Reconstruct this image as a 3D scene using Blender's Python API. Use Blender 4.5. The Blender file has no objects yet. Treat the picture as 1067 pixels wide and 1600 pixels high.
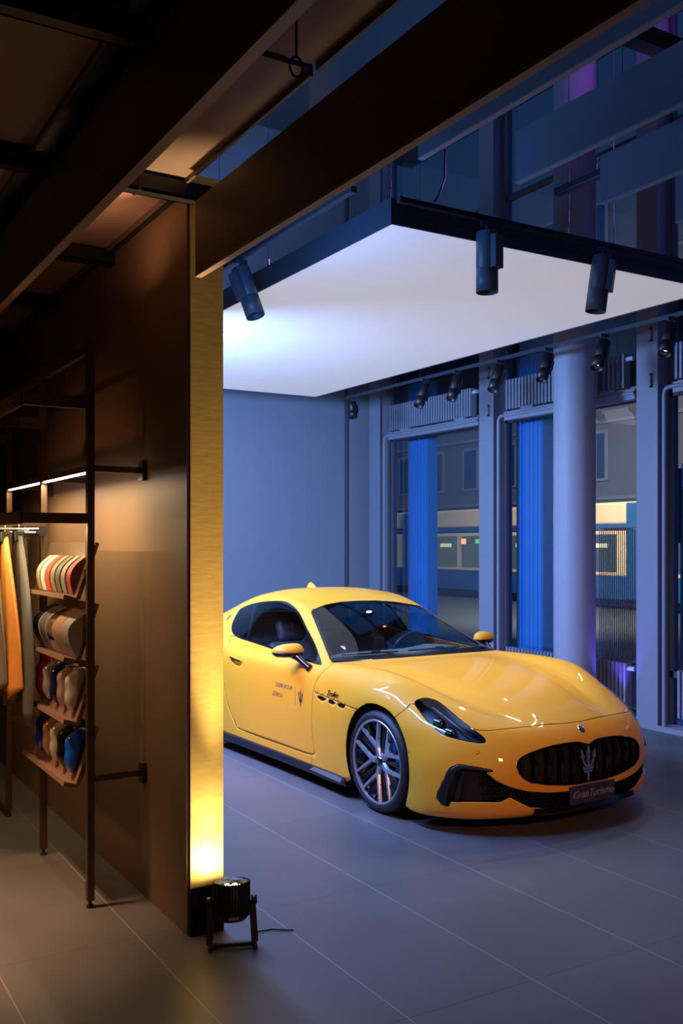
import bpy, bmesh, math, random
import numpy as np
from mathutils import Vector, Matrix, Euler
random.seed(7)
C = bpy.context.scene.collection
SC = bpy.context.scene
PI = math.pi
# ------------------------------------------------------------------ camera
EYE_H = 1.78
YAW = math.radians(30.75)          # clockwise from +Y
FPX = 1510.0
cam_d = bpy.data.cameras.new('camera'); cam = bpy.data.objects.new('camera', cam_d); C.objects.link(cam)
cam.location = (0, 0, EYE_H); cam.rotation_euler = (PI/2, 0, -YAW)
cam_d.sensor_fit = 'VERTICAL'; cam_d.sensor_height = 36; cam_d.lens = FPX/1600*36
cam_d.shift_y = 50/1600; cam_d.clip_start = 0.05; cam_d.clip_end = 300
SC.camera = cam
SC.view_settings.view_transform = 'Standard'; SC.view_settings.look = 'None'
SC.view_settings.gamma = 1; SC.view_settings.use_curve_mapping = False
SC.view_settings.exposure = 0.0
# ------------------------------------------------------------------ world: blue dusk
w = bpy.data.worlds.new('dusk'); SC.world = w; w.use_nodes = True
bg = w.node_tree.nodes['Background']; bg.inputs[0].default_value = (0.05, 0.16, 0.42, 1); bg.inputs[1].default_value = 1.3
# ------------------------------------------------------------------ big lights
def aim(o, target):
    d = Vector(target) - Vector(o.location)
    o.rotation_euler = d.to_track_quat('-Z', 'Y').to_euler()
def area(name, loc, target, size, power, col, size_y=None, spread=None):
    l = bpy.data.lights.new(name, 'AREA'); l.energy = power; l.color = col; l.size = size
    if size_y: l.shape = 'RECTANGLE'; l.size_y = size_y
    if spread: l.spread = spread
    o = bpy.data.objects.new(name, l); C.objects.link(o); o.location = loc; aim(o, target); return o
def spot(name, loc, target, power, col, angle, blend=.5, r=.03):
    l = bpy.data.lights.new(name, 'SPOT'); l.energy = power; l.color = col
    l.spot_size = math.radians(angle); l.spot_blend = blend; l.shadow_soft_size = r
    o = bpy.data.objects.new(name, l); C.objects.link(o); o.location = loc; aim(o, target); return o
BLUE = (0.20, 0.42, 1.0)
area('blue_flood_behind_partition', (2.15, 7.8, 3.2), (5.6, 10.6, 1.6), 1.4, 430, BLUE, .4)
area('blue_strip_behind_partition', (1.93, 6.6, 3.0), (3.3, 6.6, 0), 4.2, 180, (.20, .38, 1.0), .10, math.radians(130))  # unseen strip, added to lay a streak along the car's shoulder
area('blue_flood_high', (2.2, 4.9, 3.1), (4.4, 5.2, 4.2), .6, 20, (.08, .32, 1.0), .3)
spot('violet_uplight_window', (7.17, 6.72, .12), (7.06, 6.98, 3.4), 45, (.13, .08, 1.0), 60)
area('violet_high', (6.9, 5.5, 4.9), (5.0, 4.5, 6.6), .3, 130, (.38, .12, .9), .6)
area('partition_warm_wash', (1.95, 6.7, 2.4), (3.5, 6.9, .75), .8, 9, (1.0, .36, .50), .25, math.radians(80))  # added pink fill hidden by the partition, warms the car's flank
area('shop_orange_front', (2.2, -.9, 2.95), (4.0, 4.4, .5), .4, 11, (1.0, .40, .17), .4, math.radians(60))  # added orange fill, unseen, reddens the front of the car
spot('shop_downlight', (.25, 4.9, 3.38), (.5, 4.9, 0), 1000, (1.0, .56, .31), 50, .9, .15)
spot('shop_wall_wash', (-1.9, 4.6, 3.35), (1.64, 5.8, 1.25), 120, (1.0, .46, .22), 46, .8, .2)  # added ambient fill without a fixture, lifts the dim brown wall
area('shop_up_glow', (1.25, 4.45, 3.02), (1.32, 4.5, 3.5), .12, 1.5, (1.0, .52, .27), .4, math.radians(150))  # added upward fill, brightens the bronze ceiling panel and baffle end
area('front_rail_led', (1.03, 5.15, 1.865), (1.42, 5.15, 1.15), .8, 6, (1.0, .74, .42), .02)
# added warm fill over the street, brightens the tram
area('street_lamp_glow', (21, 22, 6.5), (26, 26, 0), 3, 3600, (1.0, .66, .36), 12)
# ------------------------------------------------------------------ materials
def nodes(m):
    m.use_nodes = True; return m.node_tree, m.node_tree.nodes['Principled BSDF']
def mat(name, col, rough=.5, metal=0., var=.0, scale=20., bump=0., bscale=80., coat=0., emis=None, es=0., spec=None, stretch=None):
    m = bpy.data.materials.new(name); nt, p = nodes(m); N = nt.nodes; L = nt.links
    c4 = (*col, 1)
    p.inputs['Base Color'].default_value = c4; p.inputs['Roughness'].default_value = rough
    p.inputs['Metallic'].default_value = metal
    if coat: p.inputs['Coat Weight'].default_value = coat; p.inputs['Coat Roughness'].default_value = .03
    if spec is not None: p.inputs['Specular IOR Level'].default_value = spec
    tc = N.new('ShaderNodeTexCoord'); src = tc.outputs['Object']
    if stretch:
        mp = N.new('ShaderNodeMapping'); mp.inputs['Scale'].default_value = stretch; L.new(src, mp.inputs[0]); src = mp.outputs[0]
    nz = N.new('ShaderNodeTexNoise'); nz.inputs['Scale'].default_value = scale; nz.inputs['Detail'].default_value = 4
    L.new(src, nz.inputs['Vector'])
    mx = N.new('ShaderNodeMix'); mx.data_type = 'RGBA'
    mx.inputs[6].default_value = tuple(max(0, c*(1-var)) for c in col)+(1,); mx.inputs[7].default_value = tuple(min(1, c*(1+var)) for c in col)+(1,)
    L.new(nz.outputs['Fac'], mx.inputs[0]); L.new(mx.outputs[2], p.inputs['Base Color'])
    if bump:
        n2 = N.new('ShaderNodeTexNoise'); n2.inputs['Scale'].default_value = bscale; n2.inputs['Detail'].default_value = 3; L.new(src, n2.inputs['Vector'])
        b = N.new('ShaderNodeBump'); b.inputs['Strength'].default_value = bump; b.inputs['Distance'].default_value = .01
        L.new(n2.outputs['Fac'], b.inputs['Height']); L.new(b.outputs[0], p.inputs['Normal'])
    if emis: p.inputs['Emission Color'].default_value = (*emis, 1); p.inputs['Emission Strength'].default_value = es
    return m
def glass(name, tint=(.6, .8, .9), ior=1.5, rough=0., dirt=0.):
    m = bpy.data.materials.new(name); m.use_nodes = True; nt = m.node_tree; N = nt.nodes; L = nt.links
    N.remove(N['Principled BSDF'])
    t = N.new('ShaderNodeBsdfTransparent'); t.inputs[0].default_value = (*tint, 1)
    g = N.new('ShaderNodeBsdfGlossy'); g.inputs['Roughness'].default_value = rough; g.inputs[0].default_value = (1, 1, 1, 1)
    fr = N.new('ShaderNodeFresnel'); fr.inputs[0].default_value = ior
    mx = N.new('ShaderNodeMixShader'); ge = N.new('ShaderNodeNewGeometry'); m1 = N.new('ShaderNodeMath'); m1.operation = 'SUBTRACT'; m1.inputs[0].default_value = 1; L.new(ge.outputs['Backfacing'], m1.inputs[1])
    m2 = N.new('ShaderNodeMath'); m2.operation = 'MULTIPLY'; L.new(fr.outputs[0], m2.inputs[0]); L.new(m1.outputs[0], m2.inputs[1]); L.new(m2.outputs[0], mx.inputs[0]); L.new(t.outputs[0], mx.inputs[1]); L.new(g.outputs[0], mx.inputs[2])
    L.new(mx.outputs[0], N['Material Output'].inputs[0]); return m
M = {}
M['paint'] = mat('yellow_pearl_paint', (.88, .39, .022), .5, 0.0, .03, 300, coat=.5, spec=.15)
M['black_gloss'] = mat('gloss_black', (.006, .006, .007), .12, 0, .2, 30)
M['black_satin'] = mat('satin_black', (.012, .012, .014), .4, 0, .3, 30)
M['black_matt'] = mat('matt_black', (.006, .006, .007), .8, 0, .3, 40)
M['gap'] = mat('shut_line_dark', (.03, .012, .004), .9)
M['rubber'] = mat('tyre_rubber', (.016, .016, .018), .55, 0, .3, 60, .2, 150)
M['rim'] = mat('machined_alloy', (.58, .60, .64), .36, .9, .08, 60)
M['rim_dark'] = mat('dark_alloy', (.05, .052, .055), .35, .8, .1, 60)
M['chrome'] = mat('chrome', (.75, .76, .78), .08, 1.0, .03, 60)
M['darkchrome'] = mat('dark_chrome', (.16, .16, .18), .15, 1.0, .05, 60)
M['disc'] = mat('brake_disc', (.35, .33, .31), .35, 1.0, .2, 20)
M['caliper'] = mat('blue_caliper', (.02, .12, .45), .3, 0, .1, 20, coat=.5)
M['glass_car'] = glass('car_glass', (.66, .72, .74), 1.5)
M['glass_dark'] = glass('privacy_glass', (.08, .09, .10), 1.55)
M['lens'] = glass('lamp_lens', (.85, .88, .9), 1.5)
M['leather_car'] = mat('dark_cabin_leather', (.06, .062, .07), .5, 0, .2, 30, .15, 200)
M['dash'] = mat('dashboard_leather', (.16, .18, .17), .55, 0, .2, 30, .15, 200)
M['carpet'] = mat('cabin_carpet', (.012, .012, .013), .95)
# ------------------------------------------------------------------ object helpers
def tag(o, label=None, cat=None, group=None, kind=None):
    if label: o['label'] = label
    if cat: o['category'] = cat
    if group: o['group'] = group
    if kind: o['kind'] = kind
    return o
def thing(name, label, cat, loc=(0, 0, 0), rotz=0, group=None):
    o = bpy.data.objects.new(name, None); C.objects.link(o); o.empty_display_size = .1
    o.location = loc; o.rotation_euler = (0, 0, rotz); return tag(o, label, cat, group)
class MB:
    def __init__(s): s.v = []; s.f = []; s.sm = []
    def add(s, vs, fs, smooth=False):
        b = len(s.v); s.v += [tuple(v) for v in vs]; s.f += [tuple(i+b for i in f) for f in fs]; s.sm += [smooth]*len(fs); return s
    def box(s, x0, x1, y0, y1, z0, z1, R=None, o=(0, 0, 0)):
        vs = [Vector((x, y, z)) for z in (z0, z1) for y in (y0, y1) for x in (x0, x1)]
        if R: vs = [R @ v + Vector(o) for v in vs]
        return s.add(vs, [(0, 2, 3, 1), (4, 5, 7, 6), (0, 1, 5, 4), (2, 6, 7, 3), (0, 4, 6, 2), (1, 3, 7, 5)])
    def bar(s, a, b, w, h, up=(0, 0, 1)):
        a = Vector(a); b = Vector(b); d = (b-a); L = d.length; d.normalize(); u = Vector(up)
        r = d.cross(u).normalized(); u = r.cross(d).normalized()
        vs = [p + r*sx*w/2 + u*sz*h/2 for p in (a, b) for sz in (-1, 1) for sx in (-1, 1)]
        return s.add(vs, [(0, 1, 3, 2), (4, 6, 7, 5), (0, 4, 5, 1), (2, 3, 7, 6), (0, 2, 6, 4), (1, 5, 7, 3)])
    def tube(s, pts, r, n=10, cap=True):
        pts = [Vector(p) for p in pts]; rs = r if isinstance(r, (list, tuple)) else [r]*len(pts)
        rings = []; prev = None
        for i, p in enumerate(pts):
            d = (pts[min(i+1, len(pts)-1)] - pts[max(i-1, 0)]).normalized()
            if prev is None:
                t = Vector((0, 0, 1)) if abs(d.z) < .9 else Vector((1, 0, 0)); u = d.cross(t).normalized()
            else: u = (prev - d*prev.dot(d)).normalized()
            prev = u; v = d.cross(u)
            rings.append([p + (u*math.cos(a)+v*math.sin(a))*rs[i] for a in [2*PI*k/n for k in range(n)]])
        vs = [q for rg in rings for q in rg]; fs = []
        for i in range(len(rings)-1):
            for k in range(n): fs.append((i*n+k, i*n+(k+1) % n, (i+1)*n+(k+1) % n, (i+1)*n+k))
        s.add(vs, fs, True)
        if cap:
            s.add(rings[0], [tuple(range(n))[::-1]]); s.add(rings[-1], [tuple(range(n))])
        return s
    def lathe(s, prof, o=(0, 0, 0), axis='Z', n=32, R=None, smooth=True, a0=0, a1=2*PI):
        vs = []; full = abs(a1-a0-2*PI) < 1e-6; m = n if full else n+1
        for k in range(m):
            a = a0+(a1-a0)*k/n; c, sn = math.cos(a), math.sin(a)
            for r, h in prof:
                p = {'Z': (r*c, r*sn, h), 'Y': (r*c, h, r*sn), 'X': (h, r*c, r*sn)}[axis]
                p = Vector(p)
                if R: p = R @ p
                vs.append(p+Vector(o))
        q = len(prof); fs = []
        for k in range(n):
            k2 = (k+1) % m
            for i in range(q-1): fs.append((k*q+i, k2*q+i, k2*q+i+1, k*q+i+1))
        return s.add(vs, fs, smooth)
    def prism(s, outline, T, depth):
        # outline 2D list, T maps (u,v,w)->3D
        n = len(outline); vs = [T(u, v, 0) for u, v in outline]+[T(u, v, depth) for u, v in outline]
        fs = [tuple(range(n))[::-1], tuple(range(n, 2*n))]+[(i, (i+1) % n, n+(i+1) % n, n+i) for i in range(n)]
        return s.add(vs, fs)
    def build(s, name, m, parent=None, bevel=0, smooth=None, subsurf=0, wn=False):
        me = bpy.data.meshes.new(name); me.from_pydata([tuple(v) for v in s.v], [], s.f); me.update()
        for p, q in zip(me.polygons, s.sm): p.use_smooth = q if smooth is None else smooth
        bm = bmesh.new(); bm.from_mesh(me); bmesh.ops.recalc_face_normals(bm, faces=bm.faces); bm.to_mesh(me); bm.free()
        me.materials.append(m)
        o = bpy.data.objects.new(name, me); C.objects.link(o)
        if parent: o.parent = parent
        if bevel:
            b = o.modifiers.new('bevel', 'BEVEL'); b.width = bevel; b.segments = 2; b.limit_method = 'ANGLE'; b.angle_limit = math.radians(40)
        if subsurf:
            b = o.modifiers.new('sub', 'SUBSURF'); b.levels = subsurf; b.render_levels = subsurf
        return o
def text_mesh(name, body, size, mtl, T, parent=None, depth=.001, shear=0):
    """lettering as real mesh; T: 4x4 matrix placing text plane (x right, y up, z out)"""
    cu = bpy.data.curves.new(name, 'FONT'); cu.body = body; cu.size = size; cu.extrude = depth; cu.shear = shear
    cu.align_x = 'CENTER'; cu.align_y = 'CENTER'; cu.resolution_u = 3
    tmp = bpy.data.objects.new(name+'_tmp', cu); C.objects.link(tmp)
    dg = bpy.context.evaluated_depsgraph_get(); me = bpy.data.meshes.new_from_object(tmp.evaluated_get(dg))
    bpy.data.objects.remove(tmp); me.transform(T); me.materials.clear(); me.materials.append(mtl)
    o = bpy.data.objects.new(name, me); C.objects.link(o)
    if parent: o.parent = parent
    return o
def basis(o, x, y):
    x = Vector(x).normalized(); z = x.cross(Vector(y)).normalized(); y = z.cross(x)
    m = Matrix.Identity(4)
    for i in range(3): m[i][0] = x[i]; m[i][1] = y[i]; m[i][2] = z[i]; m[i][3] = o[i]
    return m
# trident mark in a unit frame (height about 1, centred)
TRID = [
 [(-.022,-.12),(.022,-.12),(.05,.22),(.02,.26),(.07,.30),(0,.52),(-.07,.30),(-.02,.26),(-.05,.22)],
 [(-.05,-.12),(-.16,-.02),(-.235,.12),(-.20,.15),(-.27,.17),(-.25,.42),(-.15,.20),(-.185,.16),(-.16,.12),(-.11,.0),(-.03,-.04)],
 [(-.17,-.14),(.17,-.14),(.20,-.04),(.12,-.09),(-.12,-.09),(-.20,-.04)],
 [(-.17,-.16),(.17,-.16),(.14,-.22),(-.14,-.22)],
 [(-.03,-.22),(.03,-.22),(.035,-.33),(.02,-.36),(.045,-.40),(.0,-.48),(-.045,-.40),(-.02,-.36),(-.035,-.33)]]
def trident(mb, T, depth, scale=1.):
    for k, pl in enumerate(TRID):
        mb.prism([(u*scale, v*scale) for u, v in pl], T, depth)
        if k == 1: mb.prism([(-u*scale, v*scale) for u, v in pl][::-1], T, depth)
    return mb
# ------------------------------------------------------------------ room materials
M['wall_blue'] = mat('grey_plaster', (.30, .30, .33), .7, 0, .05, 3, .05, 60)
M['wall_brown'] = mat('taupe_wall_panel', (.23, .145, .085), .5, 0, .10, 2.5, .04, 40, spec=.3)
M['steel_paint'] = mat('grey_painted_steel', (.30, .29, .33), .45, 0, .05, 10)
M['steel_dark'] = mat('dark_painted_steel', (.12, .11, .13), .5, 0, .1, 10)
M['column'] = mat('grey_column_paint', (.36, .35, .40), .55, 0, .04, 6)
M['baffle_grey'] = mat('grey_baffle', (.17, .17, .19), .55, 0, .06, 8)
M['baffle_brown'] = mat('bronze_baffle', (.15, .095, .07), .5, 0, .10, 5)
M['ceil_bronze'] = mat('bronze_ceiling_panel', (.30, .19, .15), .5, 0, .06, 4)
M['ceil_black'] = mat('black_ceiling', (.012, .011, .012), .9, 0, .3, 5)
M['track'] = mat('black_track', (.012, .012, .014), .4, 0, .2, 20)
M['track_blue'] = mat('anodised_track', (.10, .11, .13), .3, .6, .1, 20)
M['lamp_body'] = mat('lamp_body_grey', (.10, .11, .13), .45, .1, .06, 30)
M['frame_brown'] = mat('bronze_tube', (.10, .062, .045), .35, .5, .12, 20)
M['wood'] = mat('walnut_laminate', (.21, .12, .08), .45, 0, .18, 14, .05, 60, stretch=(1, 1, 6))
M['bronze_plate'] = mat('burnished_bronze_plate', (.30, .21, .13), .35, .7, .25, 9)
M['wire'] = mat('steel_cable', (.2, .2, .22), .6, .6)
M['pane'] = glass('window_pane', (.62, .78, .92), 2.1)
M['pane_smoke'] = glass('smoked_pane', (.80, .72, .66), 1.45)
# gold leaf face: fine horizontal brushing
def gold():
    m = bpy.data.materials.new('hammered_gold_leaf'); nt, p = nodes(m); N = nt.nodes; L = nt.links
    p.inputs['Metallic'].default_value = .35; p.inputs['Roughness'].default_value = .5
    tc = N.new('ShaderNodeTexCoord'); mp = N.new('ShaderNodeMapping'); mp.inputs['Scale'].default_value = (7, 7, 30); L.new(tc.outputs['Object'], mp.inputs[0])
    n1 = N.new('ShaderNodeTexNoise'); n1.inputs['Scale'].default_value = 2.2; n1.inputs['Detail'].default_value = 5; L.new(mp.outputs[0], n1.inputs['Vector'])
    r = N.new('ShaderNodeValToRGB'); r.color_ramp.elements[0].position = .2; r.color_ramp.elements[0].color = (.56, .38, .11, 1)
    r.color_ramp.elements[1].position = .7; r.color_ramp.elements[1].color = (.68, .49, .16, 1); L.new(n1.outputs['Fac'], r.inputs[0]); L.new(r.outputs[0], p.inputs['Base Color'])
    b = N.new('ShaderNodeBump'); b.inputs['Strength'].default_value = .10; b.inputs['Distance'].default_value = .003; L.new(n1.outputs['Fac'], b.inputs['Height']); L.new(b.outputs[0], p.inputs['Normal'])
    return m
M['gold'] = gold()
def floor_mat():
    m = bpy.data.materials.new('large_grey_floor_tiles'); nt, p = nodes(m); N = nt.nodes; L = nt.links
    tc = N.new('ShaderNodeTexCoord'); sx = N.new('ShaderNodeSeparateXYZ'); L.new(tc.outputs['Object'], sx.inputs[0])
    def mth(op, a, b=None, c=None):
        n = N.new('ShaderNodeMath'); n.operation = op
        for i, v in enumerate((a, b, c)):
            if v is None: continue
            if hasattr(v, 'type') or hasattr(v, 'links'): L.new(v, n.inputs[i])
            else: n.inputs[i].default_value = v
        return n.outputs[0]
    def joint(o, off, pitch, half):
        t = mth('ADD', o, -off); t = mth('DIVIDE', t, pitch); fr = mth('FRACT', t); a = mth('SUBTRACT', fr, .5); a = mth('ABSOLUTE', a)
        return mth('GREATER_THAN', a, .5-half/pitch)
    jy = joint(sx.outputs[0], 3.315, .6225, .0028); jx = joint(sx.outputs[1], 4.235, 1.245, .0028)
    n1 = N.new('ShaderNodeTexNoise'); n1.inputs['Scale'].default_value = 1.4; n1.inputs['Detail'].default_value = 8; n1.inputs['Roughness'].default_value = .65; L.new(tc.outputs['Object'], n1.inputs['Vector'])
    # slight tone step from tile to tile
    ix = mth('FLOOR', mth('DIVIDE', mth('ADD', sx.outputs[0], -3.315), .6225)); iy = mth('FLOOR', mth('DIVIDE', mth('ADD', sx.outputs[1], -4.235), 1.245))
    cv = N.new('ShaderNodeCombineXYZ'); L.new(ix, cv.inputs[0]); L.new(iy, cv.inputs[1]); wn = N.new('ShaderNodeTexWhiteNoise'); L.new(cv.outputs[0], wn.inputs[0])
    f = mth('ADD', mth('MULTIPLY', n1.outputs['Fac'], .8), mth('MULTIPLY', wn.outputs['Value'], .2))
    r = N.new('ShaderNodeValToRGB'); r.color_ramp.elements[0].position = .25; r.color_ramp.elements[0].color = (.098, .092, .090, 1); r.color_ramp.elements[1].position = .75; r.color_ramp.elements[1].color = (.140, .133, .130, 1); L.new(f, r.inputs[0])
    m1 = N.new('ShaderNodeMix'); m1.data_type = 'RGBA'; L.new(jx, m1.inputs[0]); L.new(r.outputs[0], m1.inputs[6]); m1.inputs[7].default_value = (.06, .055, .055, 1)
    m2 = N.new('ShaderNodeMix'); m2.data_type = 'RGBA'; L.new(jy, m2.inputs[0]); L.new(m1.outputs[2], m2.inputs[6]); m2.inputs[7].default_value = (.28, .27, .265, 1)  # pale lengthwise joints: grazing sheen painted into the grout colour
    L.new(m2.outputs[2], p.inputs['Base Color'])
    rr = mth('ADD', mth('MULTIPLY', n1.outputs['Fac'], .15), .36); L.new(rr, p.inputs['Roughness'])
    b = N.new('ShaderNodeBump'); b.inputs['Strength'].default_value = .06; n2 = N.new('ShaderNodeTexNoise'); n2.inputs['Scale'].default_value = 90; L.new(tc.outputs['Object'], n2.inputs['Vector']); L.new(n2.outputs['Fac'], b.inputs['Height']); L.new(b.outputs[0], p.inputs['Normal'])
    return m
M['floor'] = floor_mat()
# ================================================================== THE ROOM
def struct(name, mb, m, parent=None, **k):
    o = mb.build(name, m, parent, **k)
    if parent is None: o['kind'] = 'structure'
    return o
WX = 7.42
HZ = 7.4
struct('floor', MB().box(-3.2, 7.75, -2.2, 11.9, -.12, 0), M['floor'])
struct('wall_back', MB().box(1.9, 7.75, 11.72, 11.9, 0, HZ), M['wall_blue'])
struct('trim_1', MB().box(7.02, 7.06, 11.69, 11.72, 0, HZ), M['steel_dark'])
# partition wall with its gold end face
part = struct('wall_left', MB().box(1.642, 1.815, 4.135, 11.72, 0, 3.38), M['wall_brown'])
struct('trim_2', MB().box(1.654, 1.815, 4.12, 4.135, .215, 3.46), M['gold'])
struct('trim_3', MB().box(1.650, 1.815, 4.112, 4.135, 0, .213), M['ceil_black'])
struct('trim_4', MB().box(1.66, 1.80, 4.136, 4.55, 3.38, 3.46), M['gold'])
struct('wall_shop', MB().box(-3.2, -3.0, -2.2, 11.9, 0, 3.5), M['wall_brown'])
struct('wall_shop_end', MB().box(-3.2, 1.9, 11.72, 11.9, 0, 3.6), M['wall_brown'])
struct('wall_behind', MB().box(-3.2, 7.75, -2.4, -2.2, 0, HZ), M['wall_brown'])
struct('ceiling_high', MB().box(1.0, 8.3, -2.4, 11.9, HZ, HZ+.1), mat('dark_high_ceiling', (.09, .085, .09), .9, 0, .2, 2))
struct('ceiling_shop', MB().box(-3.2, 1.62, -2.4, 11.9, 3.55, 3.6), M['ceil_black'])
struct('wall_bulkhead', MB().box(1.62, 1.66, 4.15, 11.9, 3.38, HZ), M['ceil_black'])
# bronze ceiling panels between the black cross rails
RY = [1.72, 2.87, 4.06, 5.22, 6.38, 7.54, 8.70, 9.86]
def cpanel(x0, x1, y0, y1, label):
    o = MB().box(x0, x1, y0+.02, y1-.02, 3.40, 3.42).build('ceiling_panel', M['ceil_bronze'], None, bevel=.003)
    e = MB().box(x1-.006, x1+.006, y0+.02, y1-.02, 3.378, 3.42).build('panel_edge', M['baffle_brown'], o)
    tag(o, label, 'ceiling panel', 'bronze ceiling panels over the shop')
nth = ['nearest the camera', 'second from the camera', 'ending at the gold wall end', 'just behind the gold wall end', 'over the near rack post', 'over the middle of the rack', 'over the far part of the rack', 'farthest from the camera']
for i in range(len(RY)-1):
    cpanel(1.10, 1.60, RY[i], RY[i+1], 'bronze ceiling panel in the row beside the partition wall, '+nth[i])
    cpanel(.10, .93, RY[i], RY[i+1], 'bronze ceiling panel in the row left of the lit beam, '+nth[i])
for i, y in enumerate(RY):
    r = thing('ceiling_rail', 'black cross rail hanging under the bronze ceiling panels, '+['at the top edge of the photo', 'crossing the upper left corner', 'ending beside the gold wall end top', 'first one behind the gold wall end', 'second one behind the gold wall end', 'third one behind the gold wall end', 'fourth one behind the gold wall end', 'farthest from the camera'][i], 'ceiling rail', (0, y, 3.31), 0, 'black cross rails')
    rx1 = 1.0 if i < 2 else 1.74
    MB().box(-.3, rx1, -.035, .035, 0, .012).box(-.3, rx1, -.035, -.025, 0, .075).box(-.3, rx1, .025, .035, 0, .075).build('rail_channel', M['track'], r)
    if i < 6:
        for xx in ((.42,) if i < 2 else (.42, 1.34)):
            MB().box(xx-.05, xx+.05, -.037, .037, .076, .09).box(xx-.05, xx-.035, -.04, .04, -.004, .09).box(xx+.035, xx+.05, -.04, .04, -.004, .09).build('rail_clip', M['track'], r)
# beams in the shop
bm_ = thing('shop_beam', 'deep dark beam with a bronze lower edge running along the shop ceiling', 'beam', (1.03, 0, 2.99))
MB().box(-.022, .0, -2.1, 11, .0, .34).build('beam_web', M['baffle_brown'], bm_)
MB().box(-.024, .014, -2.1, 11, -.010, .0).build('beam_flange', M['ceil_bronze'], bm_)
b2 = thing('shop_baffle', 'large bronze baffle ending in front of the top of the gold wall end', 'baffle', (1.60, 0, 2.95))
MB().box(0, .028, -1.9, 3.93, .0, .32).build('baffle_panel', M['baffle_brown'], b2)
MB().box(-.001, .030, -1.9, 3.932, -.010, .0).build('baffle_edge', M['ceil_bronze'], b2)
labs = ['grey ceiling baffle half hidden above the large bronze baffle', 'grey ceiling baffle directly beside the large bronze baffle', 'grey ceiling baffle above the right half of the glowing panel, largest one', 'grey ceiling baffle behind the short blue track at the right edge', 'grey ceiling baffle cut off by the right edge of the photo']
for i, x in enumerate((2.165, 2.78, 3.41, 4.03, 4.65)):
    b = thing('ceiling_baffle', labs[i], 'baffle', (x, 0, 3.69), 0, 'grey ceiling baffles')
    MB().box(0, .03, -1.5, 3.93, .008, .275).build('baffle_panel', M['baffle_grey'], b, bevel=.002)
    MB().box(0, .032, -1.5, 3.932, .0, .008).build('baffle_edge', M['steel_paint'], b)
    for y in (3.2, 1.6): MB().tube([(.015, y, .275), (.015, y, 3.6)], .003, 6).build('hanger_wire', M['wire'], b)
for i, y in enumerate((3.05, 1.5)):
    tag(MB().box(1.7, 7.0, y-.04, y+.04, 4.02, 4.10).build('cross_track', M['track']), 'black cross track above the grey ceiling baffles, '+('nearer the windows' if i == 0 else 'nearer the camera'), 'track')
# window wall: steel columns, transoms, panes
for i, y in enumerate((4.05, 6.50, 8.92, 11.35)):
    c = struct('window_column_%d' % (i+1) if False else 'trim_%d' % (5+i), MB().box(7.30, 7.56, y-.10, y+.10, 0, HZ), M['steel_paint'])
    struct('column_flange', MB().box(7.285, 7.30, y-.135, y+.125, 0, HZ), M['steel_paint'], c)
    struct('column_rear_flange', MB().box(7.56, 7.575, y-.135, y+.125, 0, HZ), M['steel_dark'], c)
    if i < 3:
        for z in (3.28, 3.72):
            struct('pipe_bracket', MB().box(7.255, 7.285, y-.075, y-.06, z, z+.13).box(7.255, 7.285, y-.075, y-.05, z, z+.015).box(7.255, 7.285, y-.075, y-.05, z+.115, z+.13), M['steel_paint'], c)
bays = [(1.8, 3.9), (4.2, 6.37), (6.63, 8.78), (9.05, 11.2)]
for i, (y0, y1) in enumerate(bays):
    wn = struct('window_%d' % (i+1), MB().box(7.46, 7.52, y0, y1, .50, .56), M['steel_dark'])
    for (a, b) in ((3.20, 3.26), (4.30, 4.36), (5.8, 5.86), (7.2, 7.26)): struct('window_transom', MB().box(7.46, 7.52, y0, y1, a, b), M['steel_dark'], wn)
    for yy in (y0, y1-.04): struct('window_stile', MB().box(7.46, 7.52, yy, yy+.04, .02, 7.26), M['steel_dark'], wn)
    for (a, b) in ((.56, 3.20), (3.26, 4.30), (4.36, 5.8), (5.86, 7.2), (.05, .50)): struct('window_pane', MB().box(7.485, 7.493, y0+.04, y1-.04, a, b), M['pane'], wn)
    struct('window_sill', MB().box(7.28, 7.56, y0-.03, y1+.03, .0, .05).box(7.50, 7.56, y0-.03, y1+.03, .05, .12), M['steel_paint'], wn)
struct('wall_window_low', MB().box(7.42, 7.75, -2.4, 1.8, 0, HZ), M['wall_blue'])
struct('trim_9', MB().box(7.42, 7.6, 1.8, 11.8, 7.26, HZ), M['ceil_black'])
# round column
col = struct('trim_10', MB().lathe([(.205, 0), (.205, HZ)], (6.90, 7.07, 0), 'Z', 64), M['column'])
# radiators
def radiator(x, y0, y1, z0, z1, label, pitch=.052):
    r = thing('radiator', label, 'radiator', (x, (y0+y1)/2, z0), 0, 'finned radiators along the windows')
    n = int((y1-y0)/pitch); mb = MB()
    for k in range(n+1):
        y = y0+k*(y1-y0)/n-(y0+y1)/2; mb.box(-.045, .045, y-.013, y+.013, 0, z1-z0)
    mb.build('fins', M['steel_paint'], r)
    h = (y1-y0)/2
    MB().box(-.02, .03, -h, h, .03, .07).build('header_pipe', M['steel_paint'], r); MB().box(-.02, .03, -h, h, z1-z0-.07, z1-z0-.03).build('header_pipe', M['steel_paint'], r)
    MB().tube([(0, -h-.10, z1-z0-.05), (0, -h, z1-z0-.05)], .022, 10).build('valve', mat('valve_white', (.6, .6, .62), .4), r)
radiator(7.33, 9.22, 10.95, 3.32, 3.66, 'upper radiator in the window bay beside the back wall')
radiator(7.33, 7.15, 8.55, 3.32, 3.66, 'upper radiator in the window bay behind the left side of the round column')
radiator(7.33, 6.80, 7.05, 3.32, 3.66, 'short upper radiator right of the round column')
radiator(7.33, 4.6, 6.15, 3.32, 3.66, 'upper radiator at the right edge of the photo')
radiator(7.33, 7.35, 8.55, .16, .60, 'low radiator behind the car between steel column and round column')
radiator(7.33, 6.78, 7.25, .16, .60, 'low radiator right of the round column behind the car front')
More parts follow.
